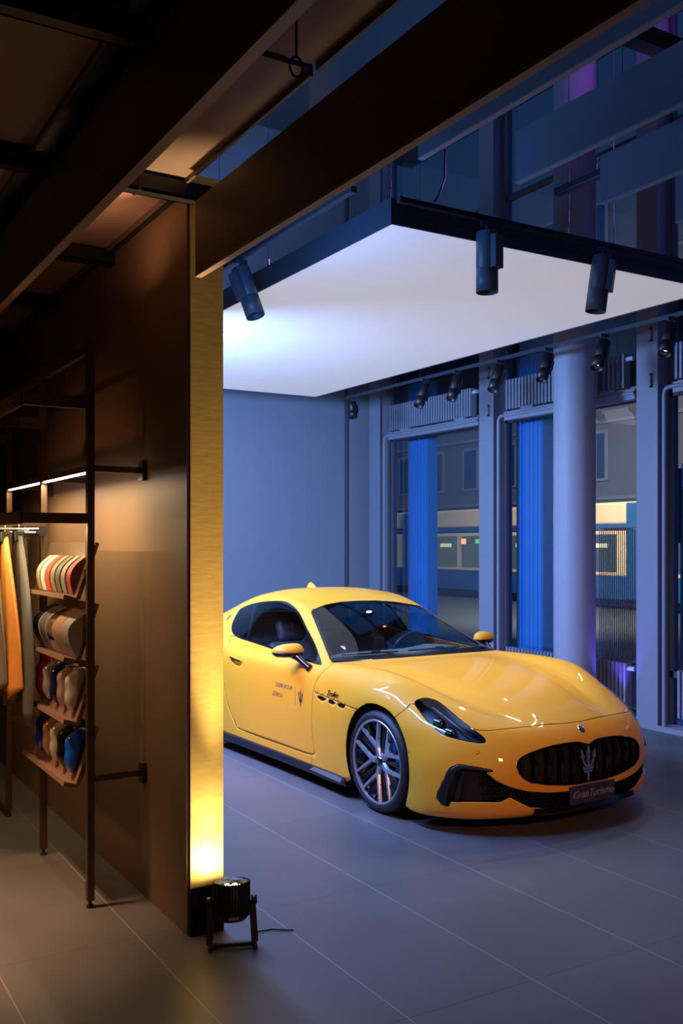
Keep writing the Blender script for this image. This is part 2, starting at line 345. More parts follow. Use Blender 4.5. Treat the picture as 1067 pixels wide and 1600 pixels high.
radiator(7.33, 4.6, 6.12, .16, .60, 'low radiator at the right edge of the photo')
# heating pipes that climb beside the steel columns and turn along the transom
for i, (ya, yb) in enumerate(((11.12, 9.08), (8.71, 6.66), (6.30, 4.3))):
    pts = [(7.30, ya, .02), (7.30, ya, 3.20)]+[(7.30, ya-.06*(1-math.cos(a)), 3.20+.06*math.sin(a)) for a in (PI/6, PI/3, PI/2)]+[(7.30, yb, 3.26)]
    p = thing('heating_pipe', ['grey heating pipe beside the back wall, turning along the window head', 'grey heating pipe climbing beside the middle steel column', 'grey heating pipe climbing beside the right steel column'][i], 'pipe', (0, 0, 0), 0, 'heating pipes by the windows')
    MB().tube(pts, .020, 12).build('riser_pipe', M['steel_paint'], p)
    MB().box(7.30, 7.40, yb, ya-.1, 3.20, 3.30).build('transom_rail', M['steel_paint'], p)
    for yy in (yb+.35, ya-.5): MB().box(7.285, 7.33, yy-.10, yy+.10, 3.30, 3.325).build('pipe_clamp', M['steel_paint'], p)
# reeded screen inside the bay right of the round column
sc = thing('reeded_screen', 'low screen of fine vertical lines in the window right of the round column', 'screen', (7.43, 6.95, .62))
mb = MB()
for k in range(24): mb.box(-.003, .003, -.30+k*.026, -.297+k*.026+.003, 0, 1.30)
mb.build('vertical_lines', M['steel_dark'], sc); MB().box(-.008, .008, -.31, .31, 1.30, 1.325).build('top_rail', M['steel_paint'], sc)
MB().box(-.008, .008, -.31, .31, -.02, 0).build('bottom_rail', M['steel_dark'], sc)
# pilasters just outside the glass, blue light painted into their colour
M['pilaster'] = mat('blue_pilaster', (.06, .55, .78), .5, 0, .1, 3)
M['pil_white'] = mat('pilaster_edge', (.45, .6, .7), .3, .3)
for i, y in enumerate((10.80, 8.555, 6.11, 3.6)):
    p = thing('pilaster', ['fluted blue pilaster outside the window nearest the back wall', 'fluted blue pilaster outside the window left of the round column', 'fluted blue pilaster outside the window at the right edge', 'fluted blue pilaster outside the near window'][i], 'pilaster', (7.72, y, -.5), 0, 'blue pilasters')
    mb = MB().box(-.06, .10, -.20, .20, 0, 4.48)
    for k in range(6): mb.box(-.075, -.06, -.19+k*.068, -.19+k*.068+.03, 0, 4.48)
    mb.build('shaft', M['pilaster'], p); MB().box(-.08, .10, .20, .23, 0, 4.48).build('edge_profile', M['pil_white'], p)
# ================================================================== THE CAR
# car frame: x forward from the front axle, y to its left, z up
CAR_LOC = (4.42, 5.40, 0); CAR_T = -.03
car = thing('sports_car', 'yellow two-door sports coupe with oval black grille standing under the glowing ceiling panel', 'car', CAR_LOC, math.atan2(-math.cos(CAR_T), -math.sin(CAR_T)))
_f = np.array([-math.sin(CAR_T), -math.cos(CAR_T)]); _l = np.array([math.cos(CAR_T), -math.sin(CAR_T)])
_F = np.array([math.sin(YAW), math.cos(YAW)]); _R = np.array([math.cos(YAW), -math.sin(YAW)])
def proj(P):
    """where a point of the car's right half (x, |y|, z) stands in the photograph's frame: used to transfer measured outlines onto the body"""
    P = np.asarray(P, float); X = CAR_LOC[0]+_f[0]*P[:, 0]-_l[0]*P[:, 1]; Y = CAR_LOC[1]+_f[1]*P[:, 0]-_l[1]*P[:, 1]
    d = X*_F[0]+Y*_F[1]; l = X*_R[0]+Y*_R[1]
    return np.stack([533.5+FPX*l/d, 850-FPX*(P[:, 2]-EYE_H)/d], 1)
NET = [
[(.93,0,.12),(.93,.2,.12),(.90,.4,.115),(.84,.58,.11),(.74,.74,.105),(.60,.86,.10),(.48,.92,.10),(.38,.935,.10),(.30,.93,.11),(.22,.925,.14)],
[(.985,0,.165),(.98,.2,.165),(.95,.4,.16),(.885,.58,.155),(.775,.75,.15),(.63,.875,.15),(.50,.93,.15),(.39,.945,.15),(.31,.94,.16),(.25,.93,.18)],
[(.985,0,.26),(.98,.2,.26),(.955,.4,.26),(.895,.58,.255),(.79,.75,.25),(.64,.88,.25),(.51,.935,.25),(.40,.95,.25),(.33,.95,.25),(.28,.94,.25)],
[(.985,0,.36),(.98,.2,.36),(.955,.4,.36),(.90,.58,.355),(.80,.74,.35),(.66,.865,.35),(.53,.93,.35),(.42,.955,.35),(.34,.955,.35),(.29,.945,.34)],
[(.98,0,.46),(.972,.2,.46),(.94,.4,.46),(.885,.57,.455),(.79,.72,.455),(.66,.845,.455),(.54,.92,.455),(.42,.95,.45),(.33,.958,.43),(.27,.95,.40)],
[(.955,0,.545),(.945,.2,.545),(.91,.38,.548),(.85,.54,.555),(.77,.68,.56),(.66,.80,.56),(.53,.885,.56),(.40,.935,.55),(.29,.955,.52),(.21,.95,.48)],
[(.895,0,.612),(.885,.18,.614),(.85,.35,.62),(.79,.50,.63),(.71,.64,.645),(.60,.76,.655),(.47,.86,.655),(.34,.925,.64),(.24,.955,.60),(.16,.95,.53)],
[(.80,0,.668),(.79,.15,.668),(.775,.27,.665),(.745,.38,.655),(.69,.52,.672),(.575,.67,.705),(.45,.775,.73),(.31,.88,.72),(.20,.95,.65),(.11,.95,.57)],
[(.60,0,.742),(.59,.15,.742),(.57,.29,.736),(.53,.42,.715),(.46,.56,.742),(.36,.70,.792),(.26,.81,.80),(.17,.90,.76),(.11,.955,.69),(.06,.955,.60)],
[(.35,0,.803),(.345,.17,.803),(.335,.36,.796),(.31,.53,.770),(.25,.63,.805),(.17,.73,.866),(.11,.82,.862),(.075,.905,.80),(.045,.96,.71),(.02,.957,.62)],
[(.08,0,.848),(.08,.2,.848),(.07,.4,.843),(.04,.595,.830),(.0,.67,.858),(-.02,.745,.900),(-.03,.825,.885),(-.035,.91,.82),(-.04,.962,.72),(-.04,.958,.62)],
[(-.2,0,.878),(-.2,.21,.878),(-.2,.43,.873),(-.2,.62,.861),(-.2,.69,.884),(-.2,.75,.913),(-.19,.825,.892),(-.16,.905,.83),(-.13,.958,.73),(-.10,.957,.60)],
[(-.42,0,.893),(-.42,.21,.893),(-.42,.43,.889),(-.42,.62,.876),(-.42,.70,.893),(-.42,.76,.912),(-.42,.83,.888),(-.39,.908,.81),(-.30,.955,.66),(-.21,.95,.49)],
[(-.61,0,.897),(-.61,.2,.897),(-.61,.41,.895),(-.62,.62,.888),(-.62,.71,.896),(-.63,.775,.907),(-.63,.845,.88),(-.60,.91,.80),(-.47,.948,.56),(-.30,.945,.33)],
[(-.755,0,.893),(-.755,.19,.893),(-.755,.39,.893),(-.755,.60,.893),(-.755,.72,.899),(-.755,.80,.902),(-.76,.865,.866),(-.77,.925,.76),(-.68,.945,.47),(-.33,.94,.14)],
[(-.85,0,.918),(-.85,.19,.918),(-.85,.39,.918),(-.85,.60,.918),(-.86,.735,.917),(-.87,.825,.903),(-.88,.887,.85),(-.87,.93,.75),(-.82,.94,.45),(-.62,.935,.12)],
[(-1.10,0,1.048),(-1.10,.19,1.048),(-1.10,.37,1.048),(-1.10,.55,1.047),(-1.10,.70,1.035),(-1.08,.84,.908),(-1.08,.905,.84),(-1.07,.937,.74),(-1.05,.937,.44),(-1.02,.93,.12)],
[(-1.35,0,1.170),(-1.35,.18,1.170),(-1.35,.35,1.170),(-1.35,.52,1.168),(-1.35,.66,1.125),(-1.35,.845,.913),(-1.35,.912,.84),(-1.35,.938,.74),(-1.35,.933,.44),(-1.35,.925,.12)],
[(-1.60,0,1.272),(-1.6,.18,1.272),(-1.6,.35,1.271),(-1.6,.51,1.262),(-1.6,.655,1.212),(-1.6,.85,.918),(-1.6,.915,.84),(-1.6,.938,.735),(-1.6,.933,.44),(-1.6,.925,.12)],
[(-1.85,0,1.348),(-1.85,.2,1.346),(-1.85,.37,1.338),(-1.85,.52,1.318),(-1.85,.66,1.262),(-1.85,.855,.92),(-1.85,.918,.84),(-1.85,.938,.73),(-1.85,.933,.43),(-1.85,.925,.12)],
[(-2.15,0,1.388),(-2.15,.2,1.386),(-2.15,.38,1.374),(-2.15,.53,1.345),(-2.15,.668,1.285),(-2.15,.855,.935),(-2.15,.92,.845),(-2.15,.94,.73),(-2.15,.935,.43),(-2.15,.925,.12)],
[(-2.45,0,1.372),(-2.45,.2,1.368),(-2.45,.37,1.352),(-2.45,.52,1.32),(-2.45,.65,1.25),(-2.45,.85,.955),(-2.45,.93,.855),(-2.45,.945,.73),(-2.45,.94,.43),(-2.45,.925,.12)],
[(-2.75,0,1.325),(-2.75,.19,1.32),(-2.75,.36,1.30),(-2.75,.50,1.262),(-2.75,.63,1.19),(-2.75,.83,.99),(-2.75,.945,.875),(-2.75,.965,.73),(-2.75,.95,.43),(-2.75,.925,.14)],
[(-3.05,0,1.245),(-3.05,.18,1.24),(-3.05,.34,1.22),(-3.05,.48,1.18),(-3.05,.62,1.12),(-3.05,.80,1.01),(-3.05,.945,.885),(-3.05,.98,.73),(-3.05,.96,.43),(-3.05,.925,.14)],
[(-3.35,0,1.14),(-3.35,.18,1.135),(-3.35,.34,1.115),(-3.35,.50,1.08),(-3.35,.66,1.035),(-3.35,.81,.975),(-3.35,.935,.87),(-3.35,.965,.72),(-3.35,.945,.43),(-3.35,.91,.14)],
[(-3.6,0,1.03),(-3.6,.2,1.03),(-3.6,.38,1.02),(-3.6,.55,1.0),(-3.6,.70,.97),(-3.6,.82,.93),(-3.6,.91,.84),(-3.6,.935,.70),(-3.6,.91,.43),(-3.6,.88,.14)],
[(-3.85,0,.985),(-3.85,.2,.985),(-3.85,.38,.98),(-3.84,.55,.96),(-3.82,.69,.93),(-3.8,.78,.88),(-3.78,.84,.80),(-3.78,.86,.66),(-3.78,.84,.42),(-3.75,.80,.2)],
[(-3.98,0,.90),(-3.98,.2,.90),(-3.97,.38,.89),(-3.95,.54,.86),(-3.92,.66,.82),(-3.89,.73,.76),(-3.87,.77,.68),(-3.87,.78,.55),(-3.86,.76,.4),(-3.84,.72,.25)],
[(-4.01,0,.6),(-4.01,.2,.6),(-4.0,.38,.6),(-3.99,.5,.6),(-3.96,.6,.58),(-3.94,.66,.56),(-3.93,.69,.52),(-3.92,.70,.46),(-3.91,.68,.38),(-3.90,.64,.3)],
[(-3.95,0,.22),(-3.95,.2,.22),(-3.94,.36,.22),(-3.93,.46,.22),(-3.92,.54,.22),(-3.9,.6,.22),(-3.9,.62,.22),(-3.89,.63,.22),(-3.89,.62,.22),(-3.88,.6,.22)],
]
NET = np.array(NET, float)
def bsp_w(t): return np.array([(1-t)**3/6, (3*t**3-6*t**2+4)/6, (-3*t**3+3*t**2+3*t+1)/6, t**3/6])
def pad_u(P): return np.concatenate([2*P[:1]-P[1:2], P, 2*P[-1:]-P[-2:-1]], 0)
def pad_v(P):
    m = P[:, 1:2].copy(); m[..., 1] *= -1
    return np.concatenate([m, P, 2*P[:, -1:]-P[:, -2:-1]], 1)
def ev(P, nu, nv):
    Q = pad_v(pad_u(P)); U = P.shape[0]-1; V = P.shape[1]-1
    ru = np.linspace(0, U, U*nu+1); rv = np.linspace(0, V, V*nv+1)
    def basis_m(r, n):
        B = np.zeros((len(r), n+3))
        for k, t in enumerate(r):
            i = min(int(t), n-1); B[k, i:i+4] = bsp_w(t-i)
        return B
    return np.einsum('ai,ijk,bj->abk', basis_m(ru, U), Q, basis_m(rv, V))
NET[8:13, 3, 2] -= .009; NET[8:13, 2, 2] += .003
CP = NET.copy()
for _ in range(2):
    E = NET-ev(CP, 1, 1); E[:, 0, 1] = 0; CP = CP+.75*E
NU, NV = 12, 11
G = ev(CP, NU, NV); G[:, 0, 1] = 0
gu = np.gradient(G, axis=0); gv = np.gradient(G, axis=1)
NRM = np.cross(gv, gu); NRM /= np.linalg.norm(NRM, axis=2, keepdims=True)+1e-12
NRM[:, 0, 1] = 0; NRM[:, 0] /= np.linalg.norm(NRM[:, 0], axis=1, keepdims=True)
if NRM[200, 5, 2] < 0: NRM = -NRM
nU, nV = G.shape[:2]
class Surf:
    def __init__(s, P, N): s.P = [tuple(p) for p in P]; s.N = [tuple(n) for n in N]
    def arr(s): return np.array(s.P)
    def split(s, faces, fn):
        """clip faces by the zero line of fn; returns (inside fn<0, outside)"""
        val = fn(s.arr()); ins, out = [], []; cache = {}
        for f in faces:
            sg = [val[i] < 0 for i in f]
            if all(sg): ins.append(f); continue
            if not any(sg): out.append(f); continue
            a, b = [], []
            for k, i in enumerate(f):
                j = f[(k+1) % len(f)]
                (a if val[i] < 0 else b).append(i)
                if (val[i] < 0) != (val[j] < 0):
                    key = (min(i, j), max(i, j))
                    if key not in cache:
                        t = val[key[0]]/(val[key[0]]-val[key[1]])
                        p = np.array(s.P[key[0]])*(1-t)+np.array(s.P[key[1]])*t; n = np.array(s.N[key[0]])*(1-t)+np.array(s.N[key[1]])*t
                        s.P.append(tuple(p)); s.N.append(tuple(n/np.linalg.norm(n))); cache[key] = len(s.P)-1
                    a.append(cache[key]); b.append(cache[key])
            if len(a) > 2: ins.append(tuple(a))
            if len(b) > 2: out.append(tuple(b))
        return ins, out
S = Surf(G.reshape(-1, 3), NRM.reshape(-1, 3))
F0 = [(i*nV+j, i*nV+j+1, (i+1)*nV+j+1, (i+1)*nV+j) for i in range(nU-1) for j in range(nV-1)]
def smooth_poly(pts, n=6, closed=True):
    P = np.array(pts, float); m = len(P); out = []
    rng = range(m if closed else m-1)
    for i in rng:
        if closed: p0, p1, p2, p3 = P[i-1], P[i], P[(i+1) % m], P[(i+2) % m]
        else: p0, p1, p2, p3 = P[max(i-1, 0)], P[i], P[i+1], P[min(i+2, m-1)]
        for t in np.arange(n)/n:
            out.append(.5*((2*p1)+(-p0+p2)*t+(2*p0-5*p1+4*p2-p3)*t*t+(-p0+3*p1-3*p2+p3)*t**3))
    if not closed: out.append(P[-1])
    return np.array(out)
def sdf(Q, poly):
    A = poly; B = np.roll(poly, -1, 0); d = np.full(len(Q), 1e9); ins = np.zeros(len(Q), bool)
    for a, b in zip(A, B):
        e = b-a; w_ = Q-a; t = np.clip((w_@e)/max(e@e, 1e-12), 0, 1); d = np.minimum(d, np.hypot(*(w_-t[:, None]*e).T))
        c = ((a[1] > Q[:, 1]) != (b[1] > Q[:, 1]))
        with np.errstate(divide='ignore', invalid='ignore'):
            xi = (b[0]-a[0])*(Q[:, 1]-a[1])/(b[1]-a[1])+a[0]
        ins ^= c & (Q[:, 0] < xi)
    return np.where(ins, -d, d)
def pxf(pts, mask=None, smooth=6, off=0):
    poly = smooth_poly(pts, smooth) if smooth else np.array(pts, float)
    def fn(P):
        v = sdf(proj(P), poly)+off
        if mask is not None: v = np.where(mask(P), v, 50.)
        return v
    return fn
def planef(pts, ax, mask=None, smooth=6, off=0):
    poly = smooth_poly(pts, smooth) if smooth else np.array(pts, float)
    def fn(P):
        v = sdf(P[:, ax], poly)+off
        if mask is not None: v = np.where(mask(P), v, 1.)
        return v
    return fn
def circ(cx, cz, r, w0): return lambda P: np.where(P[:, 1] > w0, np.hypot(P[:, 0]-cx, P[:, 2]-cz)-r, 1.)
_, body = S.split(F0, circ(-.012, .345, .377, .7))
_, body = S.split(body, circ(-2.929, .34, .385, .7))
GR = [(919.4,1163),(902.5,1159.4),(883,1161.5),(865,1165),(850,1169),(835,1174.4),(822,1179.5),(812.5,1185.6),(808,1192),(807.5,1199),(812.5,1211.8),(820,1218.5),(830,1223.5),(853.8,1226.8),(880,1227.6),(900,1226),(917.5,1223),(945,1217),(965,1190),(945,1160)]
front = lambda P: P[:, 0] > .3
grille, body = S.split(body, pxf(GR, lambda P: P[:, 0] > .6, 0))
LO = [(705,1197.8),(714.3,1194.6),(728,1195.5),(742.5,1197.8),(770.5,1203),(771,1206.5),(757.5,1206.5),(765,1211.5),(775,1220),(791,1227.5),(808,1233),(827.5,1237),(860,1238.5),(895,1236),(925,1230),(965,1220),(985,1240),(925,1252.5),(895,1257.5),(870,1261),(845,1263),(827.5,1261.5),(812,1254),(796.8,1246),(789,1250),(780,1254),(740,1253.5),(703,1253),(703,1260.5),(697,1260.2),(688,1254),(681.5,1246),(683,1238),(686.2,1232.4),(693,1218),(699.4,1203.4)]
lower, body = S.split(body, pxf(LO, lambda P: (P[:, 0] > .3) & (P[:, 2] < .55), 0))
HL = [(647.8,1098.4),(650.6,1094),(661.9,1090.4),(675,1091.9),(686.2,1096.6),(705,1111.5),(723.7,1127.5),(742.5,1141.5),(753.7,1150),(759.3,1157),(756.5,1161.2),(742.5,1160.8),(720,1156.5),(699.4,1151),(686.2,1144.3),(673,1133),(660,1118),(649.7,1104)]
lampm = lambda P: (P[:, 0] > 0) & (P[:, 1] > .35)
lamp, body = S.split(body, pxf(HL, lampm, 5))
lamp_in, lamp_rim = S.split(lamp, pxf(HL, lampm, 5, 1.6))
SW = [(361.6,981.4),(363.7,972),(373,954),(381,948.5),(391.5,944.3),(406,941),(422.5,939.2),(445,939.6),(457.5,946.4),(467.8,957.7),(480,982.5),(492.6,1007),(501.9,1034),(500.3,1039),(484,1035),(455.5,1025.8),(422.5,1013.4),(391.5,1003),(373,997),(363.7,989.7)]
sidem = lambda P: (P[:, 0] < -.6) & (P[:, 1] > .4) & (P[:, 0] > -3)
sidewin, body = S.split(body, pxf(SW, sidem, 4))
side_glass, side_trim = S.split(sidewin, pxf(SW, sidem, 4, 3.2))
BP = [(398.4,935),(403.2,935),(387.6,1006),(382.6,1006)]
bpillar, side_glass = S.split(side_glass, pxf(BP, sidem, 0))
door_glass, quarter_glass = S.split(side_glass, pxf([(400.8,900),(520,900),(520,1060),(370,1060),(385,1000)], sidem, 0))
WS = [(-.803,0),(-.803,.4),(-.797,.70),(-.787,.782),(-.80,.797),(-.83,.79),(-1.1,.70),(-1.49,.572),(-1.53,.545),(-1.61,.36),(-1.65,.18),(-1.66,0),(-1.65,-.18),(-1.2,-.5),(-.80,-.5),(-.803,-.3)]
screen, body = S.split(body, planef(WS, [0, 1], lambda P: P[:, 2] > .85, 0))
screen_in, screen_band = S.split(screen, planef(WS, [0, 1], None, 0, .016))
frit, screen_in = S.split(screen_in, lambda P: -.862-.02*P[:, 1]-P[:, 0])
screen_band = screen_band+frit
RWN = [(-2.68,0),(-2.70,.3),(-2.76,.50),(-2.85,.53),(-3.3,.46),(-3.42,.40),(-3.46,0),(-3.42,-.4),(-2.76,-.4)]
rear_win, body = S.split(body, planef(RWN, [0, 1], lambda P: P[:, 2] > .9, 0))
def vent(x, y): return [(x, y), (x+14.2, y+4.3), (x+12.6, y+7.2), (x+10, y+9.2), (x+6, y+8.6), (x+1.6, y+6), (x-.4, y+3)]
vents = []
for vx, vy in ((495.8, 1086.2), (511, 1091.6), (526.2, 1097.4)):
    a, body = S.split(body, pxf(vent(vx, vy), lambda P: (P[:, 0] < -.2) & (P[:, 1] > .8), 3)); vents += a
handle_pocket, body = S.split(body, pxf([(361,1029.5),(364,1028.6),(377.5,1034.2),(378,1037.5),(374,1041),(368,1039),(361.5,1033)], lambda P: (P[:, 0] < -1.5) & (P[:, 1] > .8), 3))
# shut lines: thin bands left open and closed by a dark strip set a few mm inside
DOOR = smooth_poly([(-.76,.97),(-.765,.90),(-.79,.84),(-.835,.76),(-.855,.66),(-.868,.52),(-.858,.36),(-.83,.25),(-.90,.222),(-1.2,.215),(-2.0,.215),(-2.16,.25),(-2.30,.42),(-2.38,.70),(-2.36,.90),(-2.3,.98)], 4)
BMP = smooth_poly([(930,1121.5),(893,1128.8),(870,1131),(844,1133),(796,1138.2),(746,1141),(700,1120),(648,1100),(635,1107.5),(622,1117),(612,1127),(600,1145)], 4, False)
BMP = np.concatenate([BMP, [(600, 1330), (1040, 1330), (1040, 1100)]])
def f_door(P): return np.where((P[:, 1] > .80) & (P[:, 2] < 1.0), sdf(P[:, [0, 2]], DOOR), .5)
def f_bump(P): return np.where(P[:, 0] > -.05, sdf(proj(P), BMP)*.0038, .5)
def f_hood(P):
    w_ = P[:, 1]; z = P[:, 2]
    xd = np.interp(w_, [0, .77, .81, .86], [-.84, -.84, -.785, -.765])
    xd = np.where(w_ > .86, np.interp(z, [.52, .66, .76, .84, .90], [-.868, -.855, -.835, -.79, -.75]), xd)
    return np.maximum(xd-P[:, 0], np.where(P[:, 0] < .05, .652+.038*np.clip((-P[:, 0]-.3)/.55, 0, 1)-z, -.5))
gaps = []
def seam(faces, fn, wd=.0022):
    near, out = S.split(faces, lambda P: fn(P)-wd)
    ins, g = S.split(near, lambda P: fn(P)+wd)
    gaps.extend(g); return ins, out
bumper, rest = seam(body, f_bump)
door, rest = seam(rest, f_door)
hood, rest = seam(rest, f_hood)
fender, shell = S.split(rest, lambda P: np.maximum(np.maximum(-.876-P[:, 0], P[:, 2]-.80), .7-P[:, 1]))
def comps(faces):
    par = {}
    def find(a):
        while par.setdefault(a, a) != a: par[a] = par[par[a]]; a = par[a]
        return a
    for f in faces:
        for i in f[1:]: par[find(i)] = find(f[0])
    out = {}
    for f in faces: out.setdefault(find(f[0]), []).append(f)
    return sorted(out.values(), key=len, reverse=True)
_c = comps(fender); fender = _c[0]
for c_ in _c[1:]:
    print('fender sliver', len(c_), S.P[c_[0][0]]); shell = shell+c_
for nm, fs_ in (('hood', hood), ('bumper', bumper), ('door', door), ('shell', shell)): print(nm, [(len(c), tuple(round(q, 2) for q in S.P[c[0][0]])) for c in comps(fs_)])
def surf_obj(name, faces, m, parent, both=True, off=0., thick=0.):
    """faces of the right half (and the mirrored left half) as one smooth-shaded mesh"""
    P = S.arr(); N = np.array(S.N); used = sorted({i for f in faces for i in f}); mp = {i: k for k, i in enumerate(used)}
    p = P[used]+N[used]*off; n = N[used]; nv = len(used)
    V = [(x, -y, z) for x, y, z in p]; NN = [(a, -b, c) for a, b, c in n]; FS = [tuple(mp[i] for i in f) for f in faces]
    if both:
        cen = {k: k for k in range(nv) if p[k][1] < 1e-4}
        idx = {}
        for k in range(nv):
            if k in cen: idx[k] = k
            else: idx[k] = len(V); V.append((p[k][0], p[k][1], p[k][2])); NN.append(tuple(n[k]))
        FS = FS+[tuple(idx[k] for k in f[::-1]) for f in FS]
    if isinstance(both, str) and both == 'left':
        pass
    # orientation: make face winding agree with normals
    VA = np.array(V); out = []
    for f in FS:
        a, b, c = VA[f[0]], VA[f[1]], VA[f[2]]
        fn_ = np.cross(b-a, c-a)
        if len(f) > 3 and np.abs(fn_).sum() < 1e-9: fn_ = np.cross(VA[f[2]]-a, VA[f[3]]-a)
        out.append(f if fn_@np.array(NN[f[0]]) >= 0 else f[::-1])
    me = bpy.data.meshes.new(name); me.from_pydata(V, [], out); me.update()
    for q in me.polygons: q.use_smooth = True
    if len(me.vertices) == len(NN): me.normals_split_custom_set_from_vertices(NN)
    me.materials.append(m); o = bpy.data.objects.new(name, me); C.objects.link(o)
    if parent: o.parent = parent
    if thick:
        so = o.modifiers.new('thickness', 'SOLIDIFY'); so.thickness = thick; so.offset = -1; so.use_rim = True
    return o
def side_obj(name, faces, m, parent, side, off=0., thick=0.):
    P = S.arr(); N = np.array(S.N); used = sorted({i for f in faces for i in f}); mp = {i: k for k, i in enumerate(used)}
    p = P[used]+N[used]*off; n = N[used]; V = [(x, side*y, z) for x, y, z in p]; NN = [(a, side*b, c) for a, b, c in n]
    FS = [tuple(mp[i] for i in f) for f in faces]; VA = np.array(V); out = []
    for f in FS:
        fn_ = np.cross(VA[f[1]]-VA[f[0]], VA[f[2]]-VA[f[0]])
        if len(f) > 3 and np.abs(fn_).sum() < 1e-9: fn_ = np.cross(VA[f[2]]-VA[f[0]], VA[f[3]]-VA[f[0]])
        out.append(f if fn_@np.array(NN[f[0]]) >= 0 else f[::-1])
    me = bpy.data.meshes.new(name); me.from_pydata(V, [], out); me.update()
    for q in me.polygons: q.use_smooth = True
    if len(me.vertices) == len(NN): me.normals_split_custom_set_from_vertices(NN)
    me.materials.append(m); o = bpy.data.objects.new(name, me); C.objects.link(o); o.parent = parent
    if thick:
        so = o.modifiers.new('thickness', 'SOLIDIFY'); so.thickness = thick; so.offset = -1
    return o
def boundary(faces):
    cnt = {}
    for f in faces:
        for k, i in enumerate(f):
            j = f[(k+1) % len(f)]; cnt[(i, j)] = 1
    return [(i, j) for (i, j) in cnt if (j, i) not in cnt]
def wall_mb(faces, vec, side, rim=0.):
    """wall strip from the edge of an opening inward along vec (x,w,z)"""
    mb = MB(); P = S.arr(); vec = np.array(vec, float)
    for i, j in boundary(faces):
        if P[i][1] < 1e-4 and P[j][1] < 1e-4: continue
        q = [P[i], P[j], P[j]+vec, P[i]+vec]; mb.add([(a[0], side*a[1], a[2]) for a in q], [(0, 1, 2, 3)], True)
    return mb
def pushed(faces, vec, side, mb=None):
    mb = mb or MB(); P = S.arr(); vec = np.array(vec, float)
    used = sorted({i for f in faces for i in f}); mp = {i: k for k, i in enumerate(used)}
    mb.add([(P[i][0]+vec[0], side*(P[i][1]+vec[1]), P[i][2]+vec[2]) for i in used], [tuple(mp[i] for i in f) for f in faces], True); return mb
def surf_at(px_, py_, lift=0.):
    """body point (right side) seen at a measured spot, with its normal"""
    P = S.arr()[:nU*nV]; q = proj(P); d = np.hypot(q[:, 0]-px_, q[:, 1]-py_)
    N = np.array(S.N[:nU*nV]); eye = np.array([5.265, 4.58, 1.78]); vis = ((eye-P)*N).sum(1) > 0
    i = np.argmin(np.where(vis, d, 1e9)); k = np.argsort(np.where(vis, d, 1e9))[:4]; wgt = 1/(d[k]+.2); p = (P[k]*wgt[:, None]).sum(0)/wgt.sum()
    n = N[i]; p = p+n*lift; return Vector((p[0], -p[1], p[2])), Vector((n[0], -n[1], n[2]))
surf_obj('front_bumper', bumper, M['paint'], car, thick=.004)
surf_obj('clamshell_hood', hood, M['paint'], car, thick=.004)
for sd in (-1, 1):
    side_obj('front_fender', fender, M['paint'], car, sd, thick=.004)
    dr = side_obj('door', door, M['paint'], car, sd, thick=.004)
    hp = side_obj('handle_pocket', handle_pocket, M['paint'], dr, sd, -.012); 
    hb = MB().tube([(-2.045, sd*.944, .795), (-2.12, sd*.948, .800), (-2.225, sd*.946, .812)], [.007, .0085, .007], 8).build('door_handle', M['black_gloss'], dr)
    side_obj('side_window', door_glass, M['glass_car'], car, sd)
    side_obj('quarter_window', quarter_glass, M['glass_dark'], car, sd)
    side_obj('window_trim', side_trim, M['black_gloss'], car, sd, .001)
    side_obj('window_pillar', bpillar, M['darkchrome'], car, sd, .001)
    side_obj('fender_vents', vents, M['black_gloss'], car, sd, -.008)
surf_obj('roof_and_quarters', shell, M['paint'], car, thick=.004)
surf_obj('shut_lines', gaps, M['gap'], car, off=-.004)
surf_obj('windscreen', screen_in, M['glass_car'], car)
surf_obj('windscreen_surround', screen_band, M['black_gloss'], car, off=.001)
surf_obj('rear_window', rear_win, M['glass_dark'], car)
# ---- grille, intakes, lamps
gr = surf_obj('grille_back', grille, M['black_matt'], car, off=0); gr.location.x = -.085
for sd in (-1, 1): pass
mb = MB()
for sd in (-1, 1):
    w_ = wall_mb(grille, (-.085, 0, 0), sd); mb.add(w_.v, w_.f, True)
mb.build('grille_surround', M['black_gloss'], car)
# thin chrome lip following the grille mouth
def ordered(faces):
    e = dict(boundary(faces)); 
    return e
P_ = S.arr(); mb = MB()
for sd in (-1, 1):
    for i, j in boundary(grille):
        if P_[i][1] < 1e-4 and P_[j][1] < 1e-4: continue
        a = Vector((P_[i][0]-.004, sd*P_[i][1], P_[i][2])); b = Vector((P_[j][0]-.004, sd*P_[j][1], P_[j][2]))
        if (b-a).length > 1e-5: mb.tube([a, b], .0045, 6, False)
mb.build('grille_chrome_rim', M['darkchrome'], car)
gz = P_[[i for f in grille for i in f]]
def grille_h(w0):
    s_ = gz[np.abs(gz[:, 1]-w0) < .02]; return (s_[:, 2].min(), s_[:, 2].max(), s_[:, 0].max()) if len(s_) else None
for k in range(11):
    y0 = -.50+.10*k; hh = grille_h(abs(y0))
    if not hh: continue
    z0, z1, xm = hh; mb = MB(); n = 9; pts = []
    for q in range(n):
        t = q/(n-1); z = z0+.004+(z1-z0-.008)*t; bow = .030*math.sin(PI*t)**.7; pts.append((xm-.058+bow, z))
    for (xa, za), (xb, zb) in zip(pts[:-1], pts[1:]):
        mb.add([(xa, y0-.007, za), (xa, y0+.007, za), (xb, y0+.007, zb), (xb, y0-.007, zb), (xa-.03, y0-.012, za), (xa-.03, y0+.012, za), (xb-.03, y0+.012, zb), (xb-.03, y0-.012, zb)],
               [(0, 1, 2, 3), (0, 3, 7, 4), (1, 5, 6, 2)], True)
    mb.build('grille_blade', M['black_gloss'], car)
Tg = lambda u, v, w_: (.955+w_, u*-1, .395+v)
tb = trident(MB(), Tg, .012, .235).build('trident_emblem', M['rim'], car, bevel=.0015)
